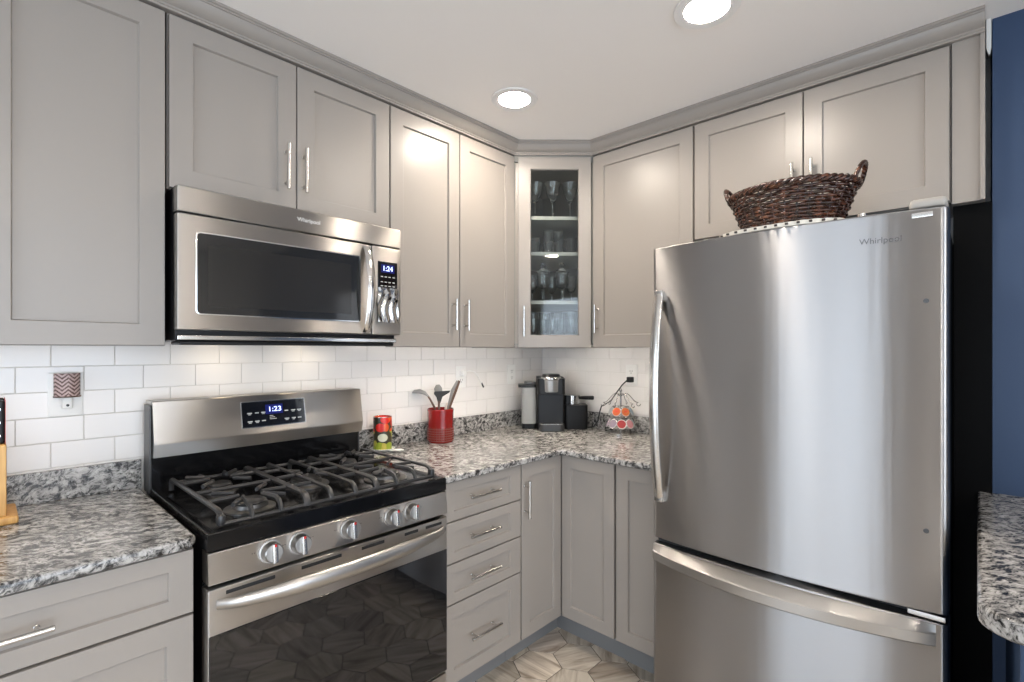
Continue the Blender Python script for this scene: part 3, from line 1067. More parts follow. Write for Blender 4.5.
# oven door
odr = obj('oven_door', MB().box(RX0 - .001, RX1 + .001, -.646, -.696, .236, .781, .004), 'steel', rng)
obj('door_glass', MB().box(RX0 + .002, RX1 - .002, -.69, -.6985, .242, .668, .002), 'blackglass', odr)
mb = MB()
for a, b in ((-2.075, -1.955), (-1.885, -1.765), (-1.70, -1.62), (-1.545, -1.49), (-1.46, -1.39)):
    obj('vent_slot', MB().box(a, b, -.69, -.6966, .760, .770, .001), 'dark', odr)
pts, rad = [], []
for k in range(25):
    u = k / 24
    x = RX0 + .02 + (RX1 - RX0 - .04) * u
    s_ = math.sin(PI * u) ** .55
    pts.append((x, -.697 - .052 * s_, .742 - .001 * s_))
    rad.append(.010 + .0075 * min(1, 4 * min(u, 1 - u)))
mb = MB().tube(pts, rad, 14, sq=(1.25, .8))
obj('handle', mb, 'satin', odr)
obj('storage_drawer', MB().box(RX0, RX1, -.646, -.694, .05, .230, .004), 'steel', rng)

# ------------------------------------------------------------------ microwave over the range
MX0, MX1, MY = -2.1125, -1.3625, -.4095
mw = thing('microwave', 'stainless over-the-range microwave with dark window under the short cabinet', 'microwave', ((MX0 + MX1) / 2, -.2, 1.4))
obj('body', MB().box(MX0 + .004, MX1 - .004, -.0095, -.372, 1.395, 1.8455, .003), 'blackplastic', mw)
obj('top_panel', MB().box(MX0, MX1, -.36, MY, 1.765, 1.839, .004), 'steel', mw)
DX = -1.491
door = obj('door', MB().box(MX0, DX - .001, -.368, MY, 1.427, 1.761, .004), 'steel', mw)


def rrect(x0, x1, z0, z1, r, y, seg=5):
    pts = []
    for cx, cz, a0 in ((x1 - r, z0 + r, -PI / 2), (x1 - r, z1 - r, 0), (x0 + r, z1 - r, PI / 2), (x0 + r, z0 + r, PI)):
        for k in range(seg + 1):
            a = a0 + PI / 2 * k / seg
            pts.append((cx + r * math.cos(a), y, cz + r * math.sin(a)))
    return pts


wx0, wx1 = -2.063, -1.540
mb = MB().rings([rrect(wx0 - .004, wx1 + .004, 1.471, 1.714, .014, MY + .001), rrect(wx0 - .0035, wx1 + .0035, 1.4715, 1.7135, .0135, MY - .0022), rrect(wx0, wx1, 1.475, 1.710, .011, MY - .0024), rrect(wx0, wx1, 1.475, 1.710, .011, MY - .0005)])
obj('window_bezel', mb, 'polished', door)
wn = obj('window', MB().rings([rrect(wx0, wx1, 1.475, 1.710, .011, MY + .004), rrect(wx0, wx1, 1.475, 1.710, .011, MY - .0012)]), 'microglass', door)
obj('window_screen', MB().rings([rrect(-2.034, -1.575, 1.498, 1.678, .004, MY), rrect(-2.034, -1.575, 1.498, 1.678, .004, MY - .0015)]), 'microinner', door)
pts, rad = [], []
for k in range(21):
    u = k / 20
    z = 1.436 + (1.748 - 1.436) * u
    s_ = math.sin(PI * u) ** .6
    pts.append((-1.516, MY - .002 - .04 * s_, z))
    rad.append(.012)
mb = MB().tube(pts, rad, 10, sq=(.55, 1.25))
obj('handle', mb, 'polished', door)
pan = obj('control_panel', MB().box(DX + .001, MX1, -.368, MY, 1.427, 1.761, .004), 'steel', mw)
mb = MB().box(-1.466, -1.380, MY + .002, MY - .0015, 1.602, 1.706, .001)
for z in (1.648, 1.628, 1.613):
    for x in (-1.449, -1.432, -1.415, -1.397):
        mb.box(x - .005, x + .005, MY - .001, MY - .0018, z - .0016, z + .0016, mi=1)
dsp = obj('display', mb, ['blackglass', 'marks'], pan)
obj('clock_window', MB().box(-1.452, -1.394, MY - .001, MY - .0019, 1.664, 1.695), 'displayglow', dsp)
text('clock_digits', '1:24', .027, (-1.424, MY - .0024, 1.679), (1, 0, 0), (0, 0, 1), 'display', dsp, .0003)
# crinkled clear film still on the keypad
mb = MB()
nx, nz_ = 16, 22
fx0, fx1, fz0, fz1 = -1.468, -1.378, 1.474, 1.606
vs = []
for j in range(nz_ + 1):
    row = []
    for i in range(nx + 1):
        u, v = i / nx, j / nz_
        yy = MY - .0035 - .0028 * math.sin(u * 17 + 2.2 * math.sin(v * 5)) * math.sin(v * 3.1 + u) - random.uniform(0, .0014)
        row.append(mb.bm.verts.new((fx0 + (fx1 - fx0) * u + .002 * math.sin(v * 9), yy, fz0 + (fz1 - fz0) * v)))
    vs.append(row)
for j in range(nz_):
    for i in range(nx):
        mb.face((vs[j][i], vs[j][i + 1], vs[j + 1][i + 1], vs[j + 1][i]))
obj('keypad_film', mb, 'polished', pan, ang=80)
text('logo', 'Whirlpool', .019, (-1.731, MY - .0009, 1.805), (1, 0, 0), (0, 0, 1), 'logo', mw, .0006)
bt = obj('underside', MB().box(MX0 + .01, MX1 - .02, -.30, MY + .018, 1.384, 1.3955, .003), 'blackplastic', mw)
obj('bottom_strip', MB().box(MX0 + .004, MX1 - .014, MY + .010, MY + .016, 1.398, 1.412, .002), 'polished', mw)
for x in (-1.9, -1.575):
    obj('cooktop_lamp', MB().box(x - .035, x + .035, -.16, -.10, 1.389, 1.3953, .0005), 'hoodlamp', mw)

# ------------------------------------------------------------------ lamps
for i, (x, y, lb) in enumerate(((-.954, -.638, 'recessed ceiling light nearer the corner, above the glass cabinet'), (-.960, -1.453, 'recessed ceiling light at the top edge, nearer the refrigerator'))):
    t = thing('recessed_light', lb, 'ceiling light', (x, y, ZC), 0, 'recessed ceiling lights')
    mb = MB().lathe([(.067, -.0005), (.095, -.0005), (.098, -.003), (.096, -.0062), (.070, -.0072), (.067, -.006)], (x, y, ZC), 40, closed=False)
    obj('trim_ring', mb, 'lamptrim', t)
    obj('diffuser', MB().lathe([(.0665, -.001), (.0668, -.0042), (.05, -.005), (.001, -.0054)], (x, y, ZC), 32), 'lamp', t)
for x, y, lb in ((-2.5, -2.75, 'added unseen fill lamp in the room behind the camera, nearest the peninsula'), (-2.6, -3.45, 'added unseen fill lamp over the middle of the room behind the camera'), (-3.9, -3.1, 'added unseen fill lamp in the far left part of the room'), (-1.3, -3.4, 'added unseen fill lamp beyond the peninsula'), (-1.4, -4.2, 'added unseen fill lamp by the added wide window behind the camera')):  # unseen lamps, added for warm fill light
    t = thing('recessed_light', lb, 'ceiling light', (x, y, ZC), 0, 'recessed ceiling lights')
    mb = MB().lathe([(.067, -.0005), (.095, -.0005), (.098, -.003), (.096, -.0062), (.070, -.0072), (.067, -.006)], (x, y, ZC), 40, closed=False)
    obj('trim_ring', mb, 'lamptrim', t)
    obj('diffuser', MB().lathe([(.0665, -.001), (.0668, -.0042), (.05, -.005), (.001, -.0054)], (x, y, ZC), 32), 'lamp', t)
for lb, mtx, xa, xb in (('slim light strip under the tall cabinets right of the microwave', A, -1.30, -.555), ('short light strip under the glass corner cabinet', A, -.485, -.27), ('slim light strip under the tall cabinet beside the refrigerator', B, .585, 1.13), ('added fill strip under the tall cabinet at the left edge', A, -2.86, -2.16)):
    t = thing('under_cabinet_light', lb, 'light', mtx @ Vector(((xa + xb) / 2, -.17, 1.374)), 0, 'strips under the wall cabinets')
    mb = MB().prism([(-.225, 1.3938), (-.252, 1.3938), (-.252, 1.3928), (-.236, 1.3862), (-.225, 1.3862)], lambda p: (xa, p[0], p[1]), lambda p: (xb, p[0], p[1]))
    obj('housing', mb.xf(mtx), 'white', t)
    mb = MB().prism([(-.2365, 1.3856), (-.2372, 1.3848), (-.2527, 1.3920), (-.2520, 1.3928)], lambda p: (xa + .005, p[0], p[1]), lambda p: (xb - .005, p[0], p[1]))
    obj('diffuser', mb.xf(mtx), 'fillstrip' if xa < -2 else 'strip', t)  # the left-edge strip is added to brighten the tiles there

# ------------------------------------------------------------------ refrigerator
FY0, FY1 = -1.188, -2.012
FR = thing('refrigerator', 'large stainless steel bottom-freezer refrigerator with black sides', 'refrigerator', (-.4, (FY0 + FY1) / 2, 0))
obj('case', MB().box(-.70, -.035, FY1 + .008, FY0 - .008, .03, 1.735, .004), 'case_and_gap', FR)
for y in (FY0 - .06, FY1 + .06):
    for x in (-.1, -.62):
        obj('foot', MB().cyl((x, y, 0), (x, y, .032), .02, 12), 'rubber', FR)


def bow(y, d=.034):
    u = (y - FY0) / (FY1 - FY0)
    return -.797 - d * (1 - (2 * u - 1) ** 2)


def panel(z0, z1, e=.006):
    """bowed front slab with rounded upright edges"""
    plan = []
    n = 28
    r = .018
    plan.append((-.715, FY0))
    plan.append((-.715 - .05, FY0))
    for k in range(1, 6):
        a = PI / 2 * k / 6
        plan.append((bow(FY0 - r) + r - r * math.sin(a) - .0, FY0 - r + r * math.cos(a)))
    for k in range(n + 1):
        y = FY0 - r + (FY1 + r - FY0 + r) * k / n
        plan.append((bow(y), y))
    for k in range(1, 6):
        a = PI / 2 * k / 6
        plan.append((bow(FY1 + r) + r - r * math.cos(a), FY1 + r - r * math.sin(a)))
    plan.append((-.765, FY1))
    plan.append((-.715, FY1))
    cx, cy = -.755, (FY0 + FY1) / 2

    def ring(i, z):
        out = []
        for x, y in plan:
            ix = x + (i if x < -.75 else 0)
            iy = y + (i if y < cy - .35 else (-i if y > cy + .35 else 0)) * (1 if abs(y - cy) > .36 else 0)
            out.append((ix, iy, z))
        return out
    return MB().rings([ring(e, z0), ring(e * .3, z0 + e * .3), ring(0, z0 + e), ring(0, z1 - e), ring(e * .3, z1 - e * .3), ring(e, z1)])


fd = obj('door', panel(.682, 1.742), 'fridgesteel', FR, ang=45)
fz = obj('freezer_drawer', panel(.085, .662), 'fridgesteel', FR, ang=45)
obj('gasket', MB().box(-.7155, -.70, FY1 + .012, FY0 - .012, .07, 1.735), 'rubber', FR)
obj('toe_grille', MB().box(-.74, -.70, FY1 + .02, FY0 - .02, .035, .078, .003), 'blackplastic', FR)
obj('hinge_gap', MB().box(-.775, -.716, FY1 + .015, FY0 - .012, .6635, .6805), 'rubber', FR)
# upright bowed handle
pts = []
for k in range(25):
    u = k / 24
    z = .822 + (1.582 - .822) * u
    s_ = math.sin(PI * u) ** .75
    pts.append((bow(-1.222) - .008 - .046 * s_, -1.222, z))
hm = MB().tube(pts, .0135, 12, sq=(.6, 1.3))
hm.box(-.822, -.79, -1.238, -1.206, 1.545, 1.584, .003).box(-.822, -.79, -1.238, -1.206, .820, .859, .003)
obj('handle', hm, 'chrome', fd)
# freezer handle: broad bowed bar across the drawer
rr = []
n = 30
for k in range(n + 1):
    u = k / n
    y = FY0 - .004 + (FY1 - FY0 + .030) * u
    s_ = math.sin(PI * u) ** .8
    x = bow(y)
    o_ = .005 + .046 * s_
    rr.append([(x + .004, y, .658), (x - .001, y, .656), (x - o_, y, .637), (x - o_ - .004, y, .633), (x - o_ - .004, y, .605), (x - o_, y, .601), (x - .3 * o_, y, .603), (x + .004, y, .606)])
obj('handle', MB().rings(rr), 'satin', fz, ang=20)
# badge, name, hinge cover, plugs
bm2 = MB()
mb = MB().box(bow(-1.96) - .004, bow(-1.96) + .006, -1.981, -1.937, 1.7165, 1.7305, .001)
obj('badge', mb, 'chrome', fd)
tg = Vector((bow(-1.9) - bow(-1.85), -.05, 0)).normalized()
text('logo', 'Whirlpool', .0225, (bow(-1.871) - .0016, -1.871, 1.6675), tg, (0, 0, 1), 'logodark', fd, .0012)
for z in (1.4975, .896):
    obj('plug', MB().cyl((bow(-1.967) + .004, -1.967, z), (bow(-1.967) - .0022, -1.967, z), .0062, 12), 'greyplastic', fd)
hv = MB()
hv.rbox(-.80, -.66, FY1 + .004, FY1 + .082, 1.744, 1.768, .012, .008)
obj('hinge_cover', hv, 'hingegrey', FR)
obj('hinge_pin', MB().cyl((-.76, -1.822, 1.735), (-.76, -1.822, 1.760), .012, 14), 'polished', FR)
obj('lower_hinge', MB().box(-.80, -.73, FY1 + .006, FY1 + .085, .665, .6795, .002), 'steel', FR)

# lace mat and wicker basket on top of the refrigerator
BC = (-.575, -1.592)
lc = (-.632, -1.600)
mat_t = thing('lace_mat', 'cream lace mat with eyelets under the basket on the refrigerator', 'mat', (lc[0], lc[1], 1.7425))


def sup(a):
    c_, s_ = math.cos(a), math.sin(a)
    k_ = (abs(c_) ** 3 + abs(s_) ** 3) ** (-1 / 3)
    return c_ * k_, s_ * k_


def scallop(r, z):
    out = []
    for k in range(120):
        a = 2 * PI * k / 120
        q = r + (.004 * abs(math.sin(a * 20)) if r > .9 else 0) / .2
        ex, ey = sup(a)
        out.append((lc[0] + .203 * q * ex, lc[1] + .205 * q * ey, z))
    return out


mb = MB().rings([scallop(.90, 1.7426), scallop(.975, 1.7430), scallop(.985, 1.7545), scallop(.965, 1.7550), scallop(.95, 1.7462), scallop(.88, 1.7460)])
for k in range(44):
    a = 2 * PI * (k + .5) / 44
    ex, ey = sup(a)
    x, y = lc[0] + .203 * .999 * ex, lc[1] + .205 * .999 * ey
    mb.box(x - .003, x + .003, y - .0042, y + .0042, 1.7462, 1.7525, .001, mi=1)
obj('cloth', mb, ['cream', 'lacehole'], mat_t)

BZ = 1.7466
bk = thing('basket', 'dark brown wicker basket with two end handles on top of the refrigerator', 'basket', (BC[0], BC[1], BZ))


def bshape(v):
    """semi axes of the basket at height fraction v"""
    return .118 + .046 * v ** .85, .132 + .060 * v ** .9


BH = .150


def rimlift(a):
    return .004 * math.sin(a) ** 2


mb = MB()
rows = 14
NS = 30
for r in range(rows):
    v = (r + .5) / rows
    pts = []
    for k in range(NS * 4):
        a = 2 * PI * k / (NS * 4)
        ax, ay = bshape(v)
        of = .0034 * math.sin(a * NS / 2 + (PI if r % 2 else 0))
        z = BZ + .006 + (BH + rimlift(a)) * v + .001 * math.sin(7 * a + r)
        pts.append((BC[0] + (ax + of) * math.cos(a), BC[1] + (ay + of) * math.sin(a), z))
    mb.tube(pts, .0056, 6, closed=True)
for k in range(NS):
    a = 2 * PI * (k + .5) / NS
    pts = []
    for j in range(6):
        v = j / 5
        ax, ay = bshape(v)
        pts.append((BC[0] + ax * math.cos(a), BC[1] + ay * math.sin(a), BZ + .004 + (BH + rimlift(a)) * v))
    mb.tube(pts, .0032, 5)
obj('woven_side', mb, 'wicker', bk, ang=80)
mb = MB().lathe([(.1, 0), (.1, .006), (.001, .006)], (BC[0], BC[1], BZ), 40, 1.18, 1.32)
obj('base', mb, 'wicker', bk)
mb = MB()
for q in range(3):
    pts = []
    for k in range(150):
        a = 2 * PI * k / 150
        ph = a * 16 + q * 2 * PI / 3
        ax, ay = bshape(1.0)
        rr_ = .0065 * math.cos(ph)
        pts.append((BC[0] + (ax + .002 + rr_) * math.cos(a), BC[1] + (ay + .002 + rr_) * math.sin(a), BZ + BH + rimlift(a) + .008 + .0065 * math.sin(ph)))
    mb.tube(pts, .0062, 6, closed=True)
obj('braided_rim', mb, 'wicker', bk, ang=80)
for sg in (1, -1):
    mb = MB()
    ax, ay = bshape(1.0)
    for q in range(3):
        pts = []
        for k in range(41):
            u = k / 40
            a = PI * u
            hx = .048 * math.cos(a)
            hz = .052 * math.sin(a) ** .8
            ph = u * 26 + q * 2 * PI / 3
            pts.append((BC[0] + hx + .004 * math.cos(ph), BC[1] + sg * (ay + .001 + hz * .35 + .003 * math.sin(ph)), BZ + BH + .014 + hz + .003 * math.sin(ph)))
        mb.tube(pts, .0058, 6)
    obj('handle', mb, 'wicker', bk, ang=80)

# ------------------------------------------------------------------ things on the worktops
def behind(px_pt, r):
    """centre of a round thing whose nearest foot point is px_pt"""
    c = Vector((cam.location.x, cam.location.y))
    d = (Vector(px_pt) - c).normalized()
    return Vector(px_pt) + d * r


c = behind((-.963, -.159), .062)
c.y = min(c.y, -.095)
CR = (c.x, c.y)
t = thing('utensil_crock', 'red enamel utensil crock with a woven lower half, beside the range', 'crock', (CR[0], CR[1], ZT))
mb = MB().lathe([(.058, 0), (.0615, .003), (.0635, .01), (.0635, .078), (.0625, .082), (.0635, .086), (.0645, .150), (.066, .158), (.0655, .164), (.062, .166), (.0595, .16), (.059, .01), (.001, .008)], (CR[0], CR[1], ZT + .0003), 40)
obj('pot', mb, 'red', t)
mb = MB()
for r in range(6):
    z = ZT + .012 + r * .0115
    mb.tube([(CR[0] + .0638 * math.cos(2 * PI * k / 40), CR[1] + .0638 * math.sin(2 * PI * k / 40), z) for k in range(40)], .0018, 5, closed=True)
for k in range(32):
    a = 2 * PI * k / 32
    x, y = CR[0] + .0638 * math.cos(a), CR[1] + .0638 * math.sin(a)
    mb.tube([(x, y, ZT + .01), (x, y, ZT + .076)], .0018, 5)
obj('woven_band', mb, 'redband', t)

RV = Vector((.682, -.731, 0))     # picture-right direction on the worktop
FV = Vector((.731, .682, 0))
UP = Vector((0, 0, 1))


def crk(u, v, z):
    return Vector((CR[0], CR[1], ZT)) + RV * u + FV * v + UP * z


def bowl_mesh(c, axis, r, depth, seg=20, thick=.002):
    rot = Vector(axis).to_track_quat('Z', 'Y').to_matrix().to_4x4()
    rot.translation = Vector(c)
    pr = []
    for k in range(7):
        a = PI / 2 * k / 6
        pr.append((max(.0006, r * math.sin(a)), -depth * math.cos(a)))
    pr += [(q - thick if q > thick else .0005, z + thick) for q, z in reversed(pr)]
    return MB().lathe(pr, seg=seg).xf(rot)


u1 = thing('ladle', 'grey ladle leaning to the left in the red crock', 'utensil', crk(-.02, 0, .01))
obj('handle', MB().tube([crk(-.004, .012, .012), crk(-.028, .004, .165), crk(-.052, 0, .212), crk(-.066, 0, .232)], [.006, .006, .005, .005], 8), 'woodhandle', u1)
h = MB().tube([crk(-.060, 0, .226), crk(-.08, 0, .243), crk(-.105, 0, .251), crk(-.13, 0, .249), crk(-.14, 0, .244)], [.007, .019, .023, .018, .006], 12, sq=(.5, 1.1))
obj('bowl', h, 'silicone', u1)
u2 = thing('serving_spoon', 'grey slotted spoon standing at the back of the red crock', 'utensil', crk(0, .02, .01))
obj('handle', MB().tube([crk(.0, .03, .012), crk(-.012, .03, .17), crk(-.016, .03, .225)], .0055, 8), 'chrome', u2)
obj('bowl', MB().tube([crk(-.016, .03, .218), crk(-.017, .03, .236), crk(-.016, .028, .256), crk(-.012, .026, .274), crk(-.008, .025, .281)], [.006, .022, .029, .022, .005], 14, sq=(.45, 1.0)), 'silicone', u2)
u3 = thing('spatula', 'dark flared turner in the middle of the red crock', 'utensil', crk(0, -.01, .01))
obj('handle', MB().tube([crk(-.008, -.008, .012), crk(-.006, -.016, .17), crk(-.005, -.018, .205)], .0058, 8), 'woodhandle', u3)
pl = [(-.010, .195), (.002, .195), (.012, .225), (.046, .246), (.052, .256), (-.028, .251), (-.030, .240), (-.018, .224)]
obj('blade', MB().prism(pl, lambda p: crk(p[0], -.021, p[1]), lambda p: crk(p[0] + .0, -.015, p[1])), 'rubber', u3)
u4 = thing('tongs', 'steel and grey tongs leaning to the right in the red crock', 'utensil', crk(.03, 0, .01))
obj('arm', MB().tube([crk(.016, .002, .012), crk(.036, .010, .17), crk(.058, .014, .255), (crk(.085, .014, .300))], [.005, .006, .009, .009], 8, sq=(.5, 1.2)), 'silicone', u4)
obj('arm', MB().tube([crk(.026, -.012, .012), crk(.046, -.006, .17), crk(.074, .004, .25), crk(.092, .010, .303)], [.005, .006, .008, .008], 8, sq=(.5, 1.2)), 'woodhandle', u4)
u5 = thing('whisk', 'pale handled scraper between the spoon and tongs in the red crock', 'utensil', crk(.02, .02, .01))
obj('handle', MB().tube([crk(.015, .024, .012), crk(.022, .034, .17), crk(.03, .033, .19)], .006, 8), 'cream', u5)
u5.name = 'scraper'
# spoon rest and printed tin
TC = behind((-1.262, -.122), .036)
TC.y = min(TC.y, -.085)
t = thing('spoon_rest', 'white ceramic spoon rest on the countertop under the printed tin', 'spoon rest', (TC.x, TC.y, ZT))
mb = MB().lathe([(.03, 0), (.045, .002), (.056, .012), (.054, .0135), (.042, .005), (.001, .0045)], (TC.x, TC.y, ZT + .0003), 30)
o = obj('dish', mb, 'white', t)
p0 = Vector((TC.x, TC.y, ZT))
lp = [p0 + RV * .040 - FV * .02 + UP * .006, p0 + RV * .062 - FV * .026 + UP * .008, p0 + RV * .088 - FV * .034 + UP * .009, p0 + RV * .102 - FV * .038 + UP * .011]
obj('spout', MB().tube(lp, [.015, .014, .016, .006], 12, sq=(.35, 1.0)), 'white', t)
t = thing('printed_tin', 'small tin printed with red and yellow fruit, standing on the spoon rest', 'tin', (TC.x, TC.y, ZT + .0052))
mb = MB().lathe([(.0395, 0), (.0408, .002), (.0408, .148), (.040, .150), (.0385, .150), (.0385, .144), (.001, .144)], (TC.x, TC.y, ZT + .0052), 32)
obj('body', mb, 'tinprint', t)
obj('rim', MB().lathe([(.0411, .148), (.0414, .150), (.0405, .1515), (.0392, .150)], (TC.x, TC.y, ZT + .0052), 32, closed=False), 'chrome', t)

# coffee maker set across the corner
KP = Vector((-.316, -.334, ZT))
ka = math.atan2(RV.y, RV.x)
km = thing('coffee_maker', 'black pod coffee maker with clear side tank and milk frother in the corner', 'coffee maker', (KP.x, KP.y, ZT), ka)
KM = Matrix.Translation(KP) @ Matrix.Rotation(ka, 4, 'Z')


def kobj(name, mb, m, parent=km, ang=50):
    return obj(name, mb.xf(KM), m, parent, ang=ang)


kobj('body', MB().rbox(-.077, .078, .105, .262, .0005, .300, .018), 'blackplastic')
kobj('brew_head', MB().rbox(-.077, .078, .035, .18, .205, .296, .02), 'blackplastic')
kobj('column_front', MB().rbox(-.077, .078, .07, .12, .03, .21, .012), 'blackplastic')
kobj('head_sleeve', MB().lathe([(.048, 0), (.052, .004), (.054, .07), (.053, .083), (.05, .087), (.001, .087)], (.0, .072, .217), 32), 'silver')
kobj('head_ring', MB().lathe([(.0545, 0), (.058, .004), (.058, .014), (.054, .018), (.001, .018)], (.0, .072, .285), 32), 'polished')
kobj('lid', MB().lathe([(.05, 0), (.052, .004), (.050, .014), (.044, .018), (.001, .018)], (.0, .074, .302), 32), 'blackplastic')
kobj('drip_tray', MB().rbox(-.07, .072, .0, .115, .0005, .040, .03), 'greyplastic')
kobj('tray_grille', MB().rbox(-.058, .06, .012, .09, .0395, .0425, .022, .001), 'chrome')
tk = kobj('water_tank', MB().rbox(-.168, -.080, .10, .215, .030, .242, .028), 'tank')
kobj('tank_base', MB().rbox(-.166, -.078, .10, .215, .0005, .031, .026), 'blackplastic')
kobj('tank_lid', MB().rbox(-.186, -.082, .095, .22, .240, .256, .02), 'blackplastic', tk)
kobj('tank_top', MB().rbox(-.150, -.082, .11, .21, .256, .272, .02), 'greyplastic', tk)
kobj('frother_base', MB().rbox(.079, .215, .085, .195, .0005, .140, .022), 'blackplastic')
cup = kobj('frother_cup', MB().lathe([(.039, 0), (.041, .003), (.041, .05), (.0425, .053), (.001, .053)], (.133, .14, .1405), 28), 'polished')
kobj('cup_handle', MB().tube([(.170, .135, .178), (.2, .13, .178), (.25, .125, .178), (.254, .124, .178)], [.009, .011, .012, .008], 12), 'blackplastic', cup)
kobj('cup_side', MB().lathe([(.0350, 0), (.036, .002), (.036, .050), (.0350, .052)], (.106, .136, .141), 20), 'blackplastic', cup)
cord = obj('power_cord', MB().tube([(-.030, -.655, 1.204), (-.050, -.652, 1.202), (-.058, -.625, 1.175), (-.058, -.585, 1.125), (-.055, -.55, 1.08), (-.055, -.515, 1.060), (-.05, -.485, 1.045), (-.046, -.470, 1.01), (-.048, -.46, .96), (-.06, -.44, .925), (-.09, -.405, .918), (-.13, -.36, .93)], .0036, 8), 'rubber', km)
obj('plug', MB().rbox(-.044, -.0085, -.672, -.640, 1.189, 1.219, .008), 'rubber', cord)
# pod carousel
PC = Vector((-.112, -.648, ZT))
ps = thing('pod_carousel', 'chrome wire pod carousel with scrolled top on the countertop by the refrigerator', 'pod holder', PC)
obj('base_plate', MB().lathe([(.064, 0), (.072, .002), (.072, .008), (.055, .012), (.001, .013)], PC + Vector((0, 0, .0004)), 32), 'chrome', ps)
mb = MB().cyl(PC + UP * .01, PC + UP * .235, .0045, 10)
mb.lathe([(.001, 0), (.007, .003), (.008, .01), (.004, .017), (.001, .02)], PC + UP * .228, 12)
obj('post', mb, 'wire', ps)
mb = MB()
for z, r in ((.034, .060), (.084, .048), (.100, .052), (.148, .042)):
    mb.tube([PC + Vector((r * math.cos(2 * PI * k / 32), r * math.sin(2 * PI * k / 32), z)) for k in range(32)], .0014, 6, closed=True)
obj('tier_rings', mb, 'wire', ps)
mb = MB()
for k in range(6):
    a = k * PI / 3 + .2
    d = Vector((math.cos(a), math.sin(a), 0))
    pts = []
    for q in range(15):
        u = q / 14
        pts.append(PC + d * (.004 + .092 * u) + UP * (.206 + .016 * math.sin(u * 5.5) - .022 * u * u))
    pts += [PC + d * (.096 - .011 * math.sin(q * .8)) + UP * (.162 + .010 * math.cos(q * .8)) for q in range(1, 7)]
    mb.tube(pts, .0021, 5)
obj('scroll_wires', mb, 'wire', ps)
podspec = []
base_a = math.atan2(-FV.y, -FV.x)
AP = []
NP = 7
for tier, (z, r, tilt) in enumerate(((.060, .062, .42), (.124, .052, .42))):
    for k in range(NP):
        a = base_a + (k - 3) * (.72 if tier == 0 else .85) + (-.15 if tier == 0 else .23)
        AP.append((tier, k, a, z, r, tilt))
podcol = {(0, 1): (.42, .3, .4), (0, 2): (.26, .2, .26), (0, 3): (.36, .008, .012), (0, 4): (.5, .2, .22), (0, 5): (.22, .42, .42), (0, 6): (.5, .5, .5), (0, 0): (.3, .3, .3),
          (1, 0): (.4, .4, .4), (1, 1): (.5, .5, .5), (1, 2): (.6, .11, .02), (1, 3): (.6, .13, .02), (1, 4): (.28, .36, .42), (1, 5): (.5, .3, .2), (1, 6): (.4, .4, .4)}
M['podcup'] = mat('pod_cup_white', (.62, .6, .58), .35)
M['podmark'] = mat('pod_print', (.5, .03, .02), .35)
rings_w = MB()
plab = {(0, 1): 'mauve-lidded pod at the left of the lower tier', (0, 2): 'grey-lidded pod left of the red one on the lower tier', (0, 3): 'red-lidded coffee pod on the lower tier', (0, 4): 'pink-lidded coffee pod on the lower tier', (0, 5): 'teal-lidded coffee pod on the lower tier at the right',
        (1, 2): 'left orange-lidded coffee pod on the upper tier', (1, 3): 'right orange-lidded coffee pod on the upper tier', (1, 4): 'blue-grey-lidded coffee pod on the upper tier', (1, 1): 'silver-lidded coffee pod at the left of the upper tier'}
for tier, k, a, z, r, tilt in AP:
    d = Vector((math.cos(a), math.sin(a), 0))
    ax = (d * math.cos(tilt) + UP * math.sin(tilt)).normalized()
    c = PC + d * r + UP * z
    rot = ax.to_track_quat('Z', 'Y').to_matrix().to_4x4()
    rot.translation = c
    lw = MB().tube([(0.0268 * math.cos(2 * PI * q / 20), .0268 * math.sin(2 * PI * q / 20), .004) for q in range(20)], .0016, 5, closed=True).xf(rot)
    me_ = bpy.data.meshes.new('tmp')
    lw.bm.to_mesh(me_)
    rings_w.bm.from_mesh(me_)
    lw.bm.free()
    bpy.data.meshes.remove(me_)
    if (tier, k) not in plab:
        continue
    key = 'podlid_%d_%d' % (tier, k)
    M[key] = mat('pod_lid_foil', [v * .75 for v in podcol[(tier, k)]], .35)
    t = thing('coffee_pod', plab[(tier, k)] + ' of the carousel', 'coffee pod', c - UP * .012, 0, 'coffee pods in the carousel')
    obj('cup', MB().lathe([(.015, -.030), (.017, -.028), (.0235, .004), (.0252, .0045), (.0252, .006), (.001, .0062)], seg=20).xf(rot), 'podcup', t)
    ld = obj('lid', MB().lathe([(.0225, .0062), (.0225, .0068), (.001, .007)], seg=20).xf(rot), key, t)
    if tier == 1 and k in (2, 3):
        sw = MB().tube([(-.011, -.004, .0075), (-.004, .004, .0075), (.004, .001, .0075), (.012, .007, .0075)], [.001, .004, .005, .001], 6, sq=(.1, 1.0)).xf(rot)
        obj('lid_print', sw, 'podmark', ld)
obj('pod_loops', rings_w, 'wire', ps)

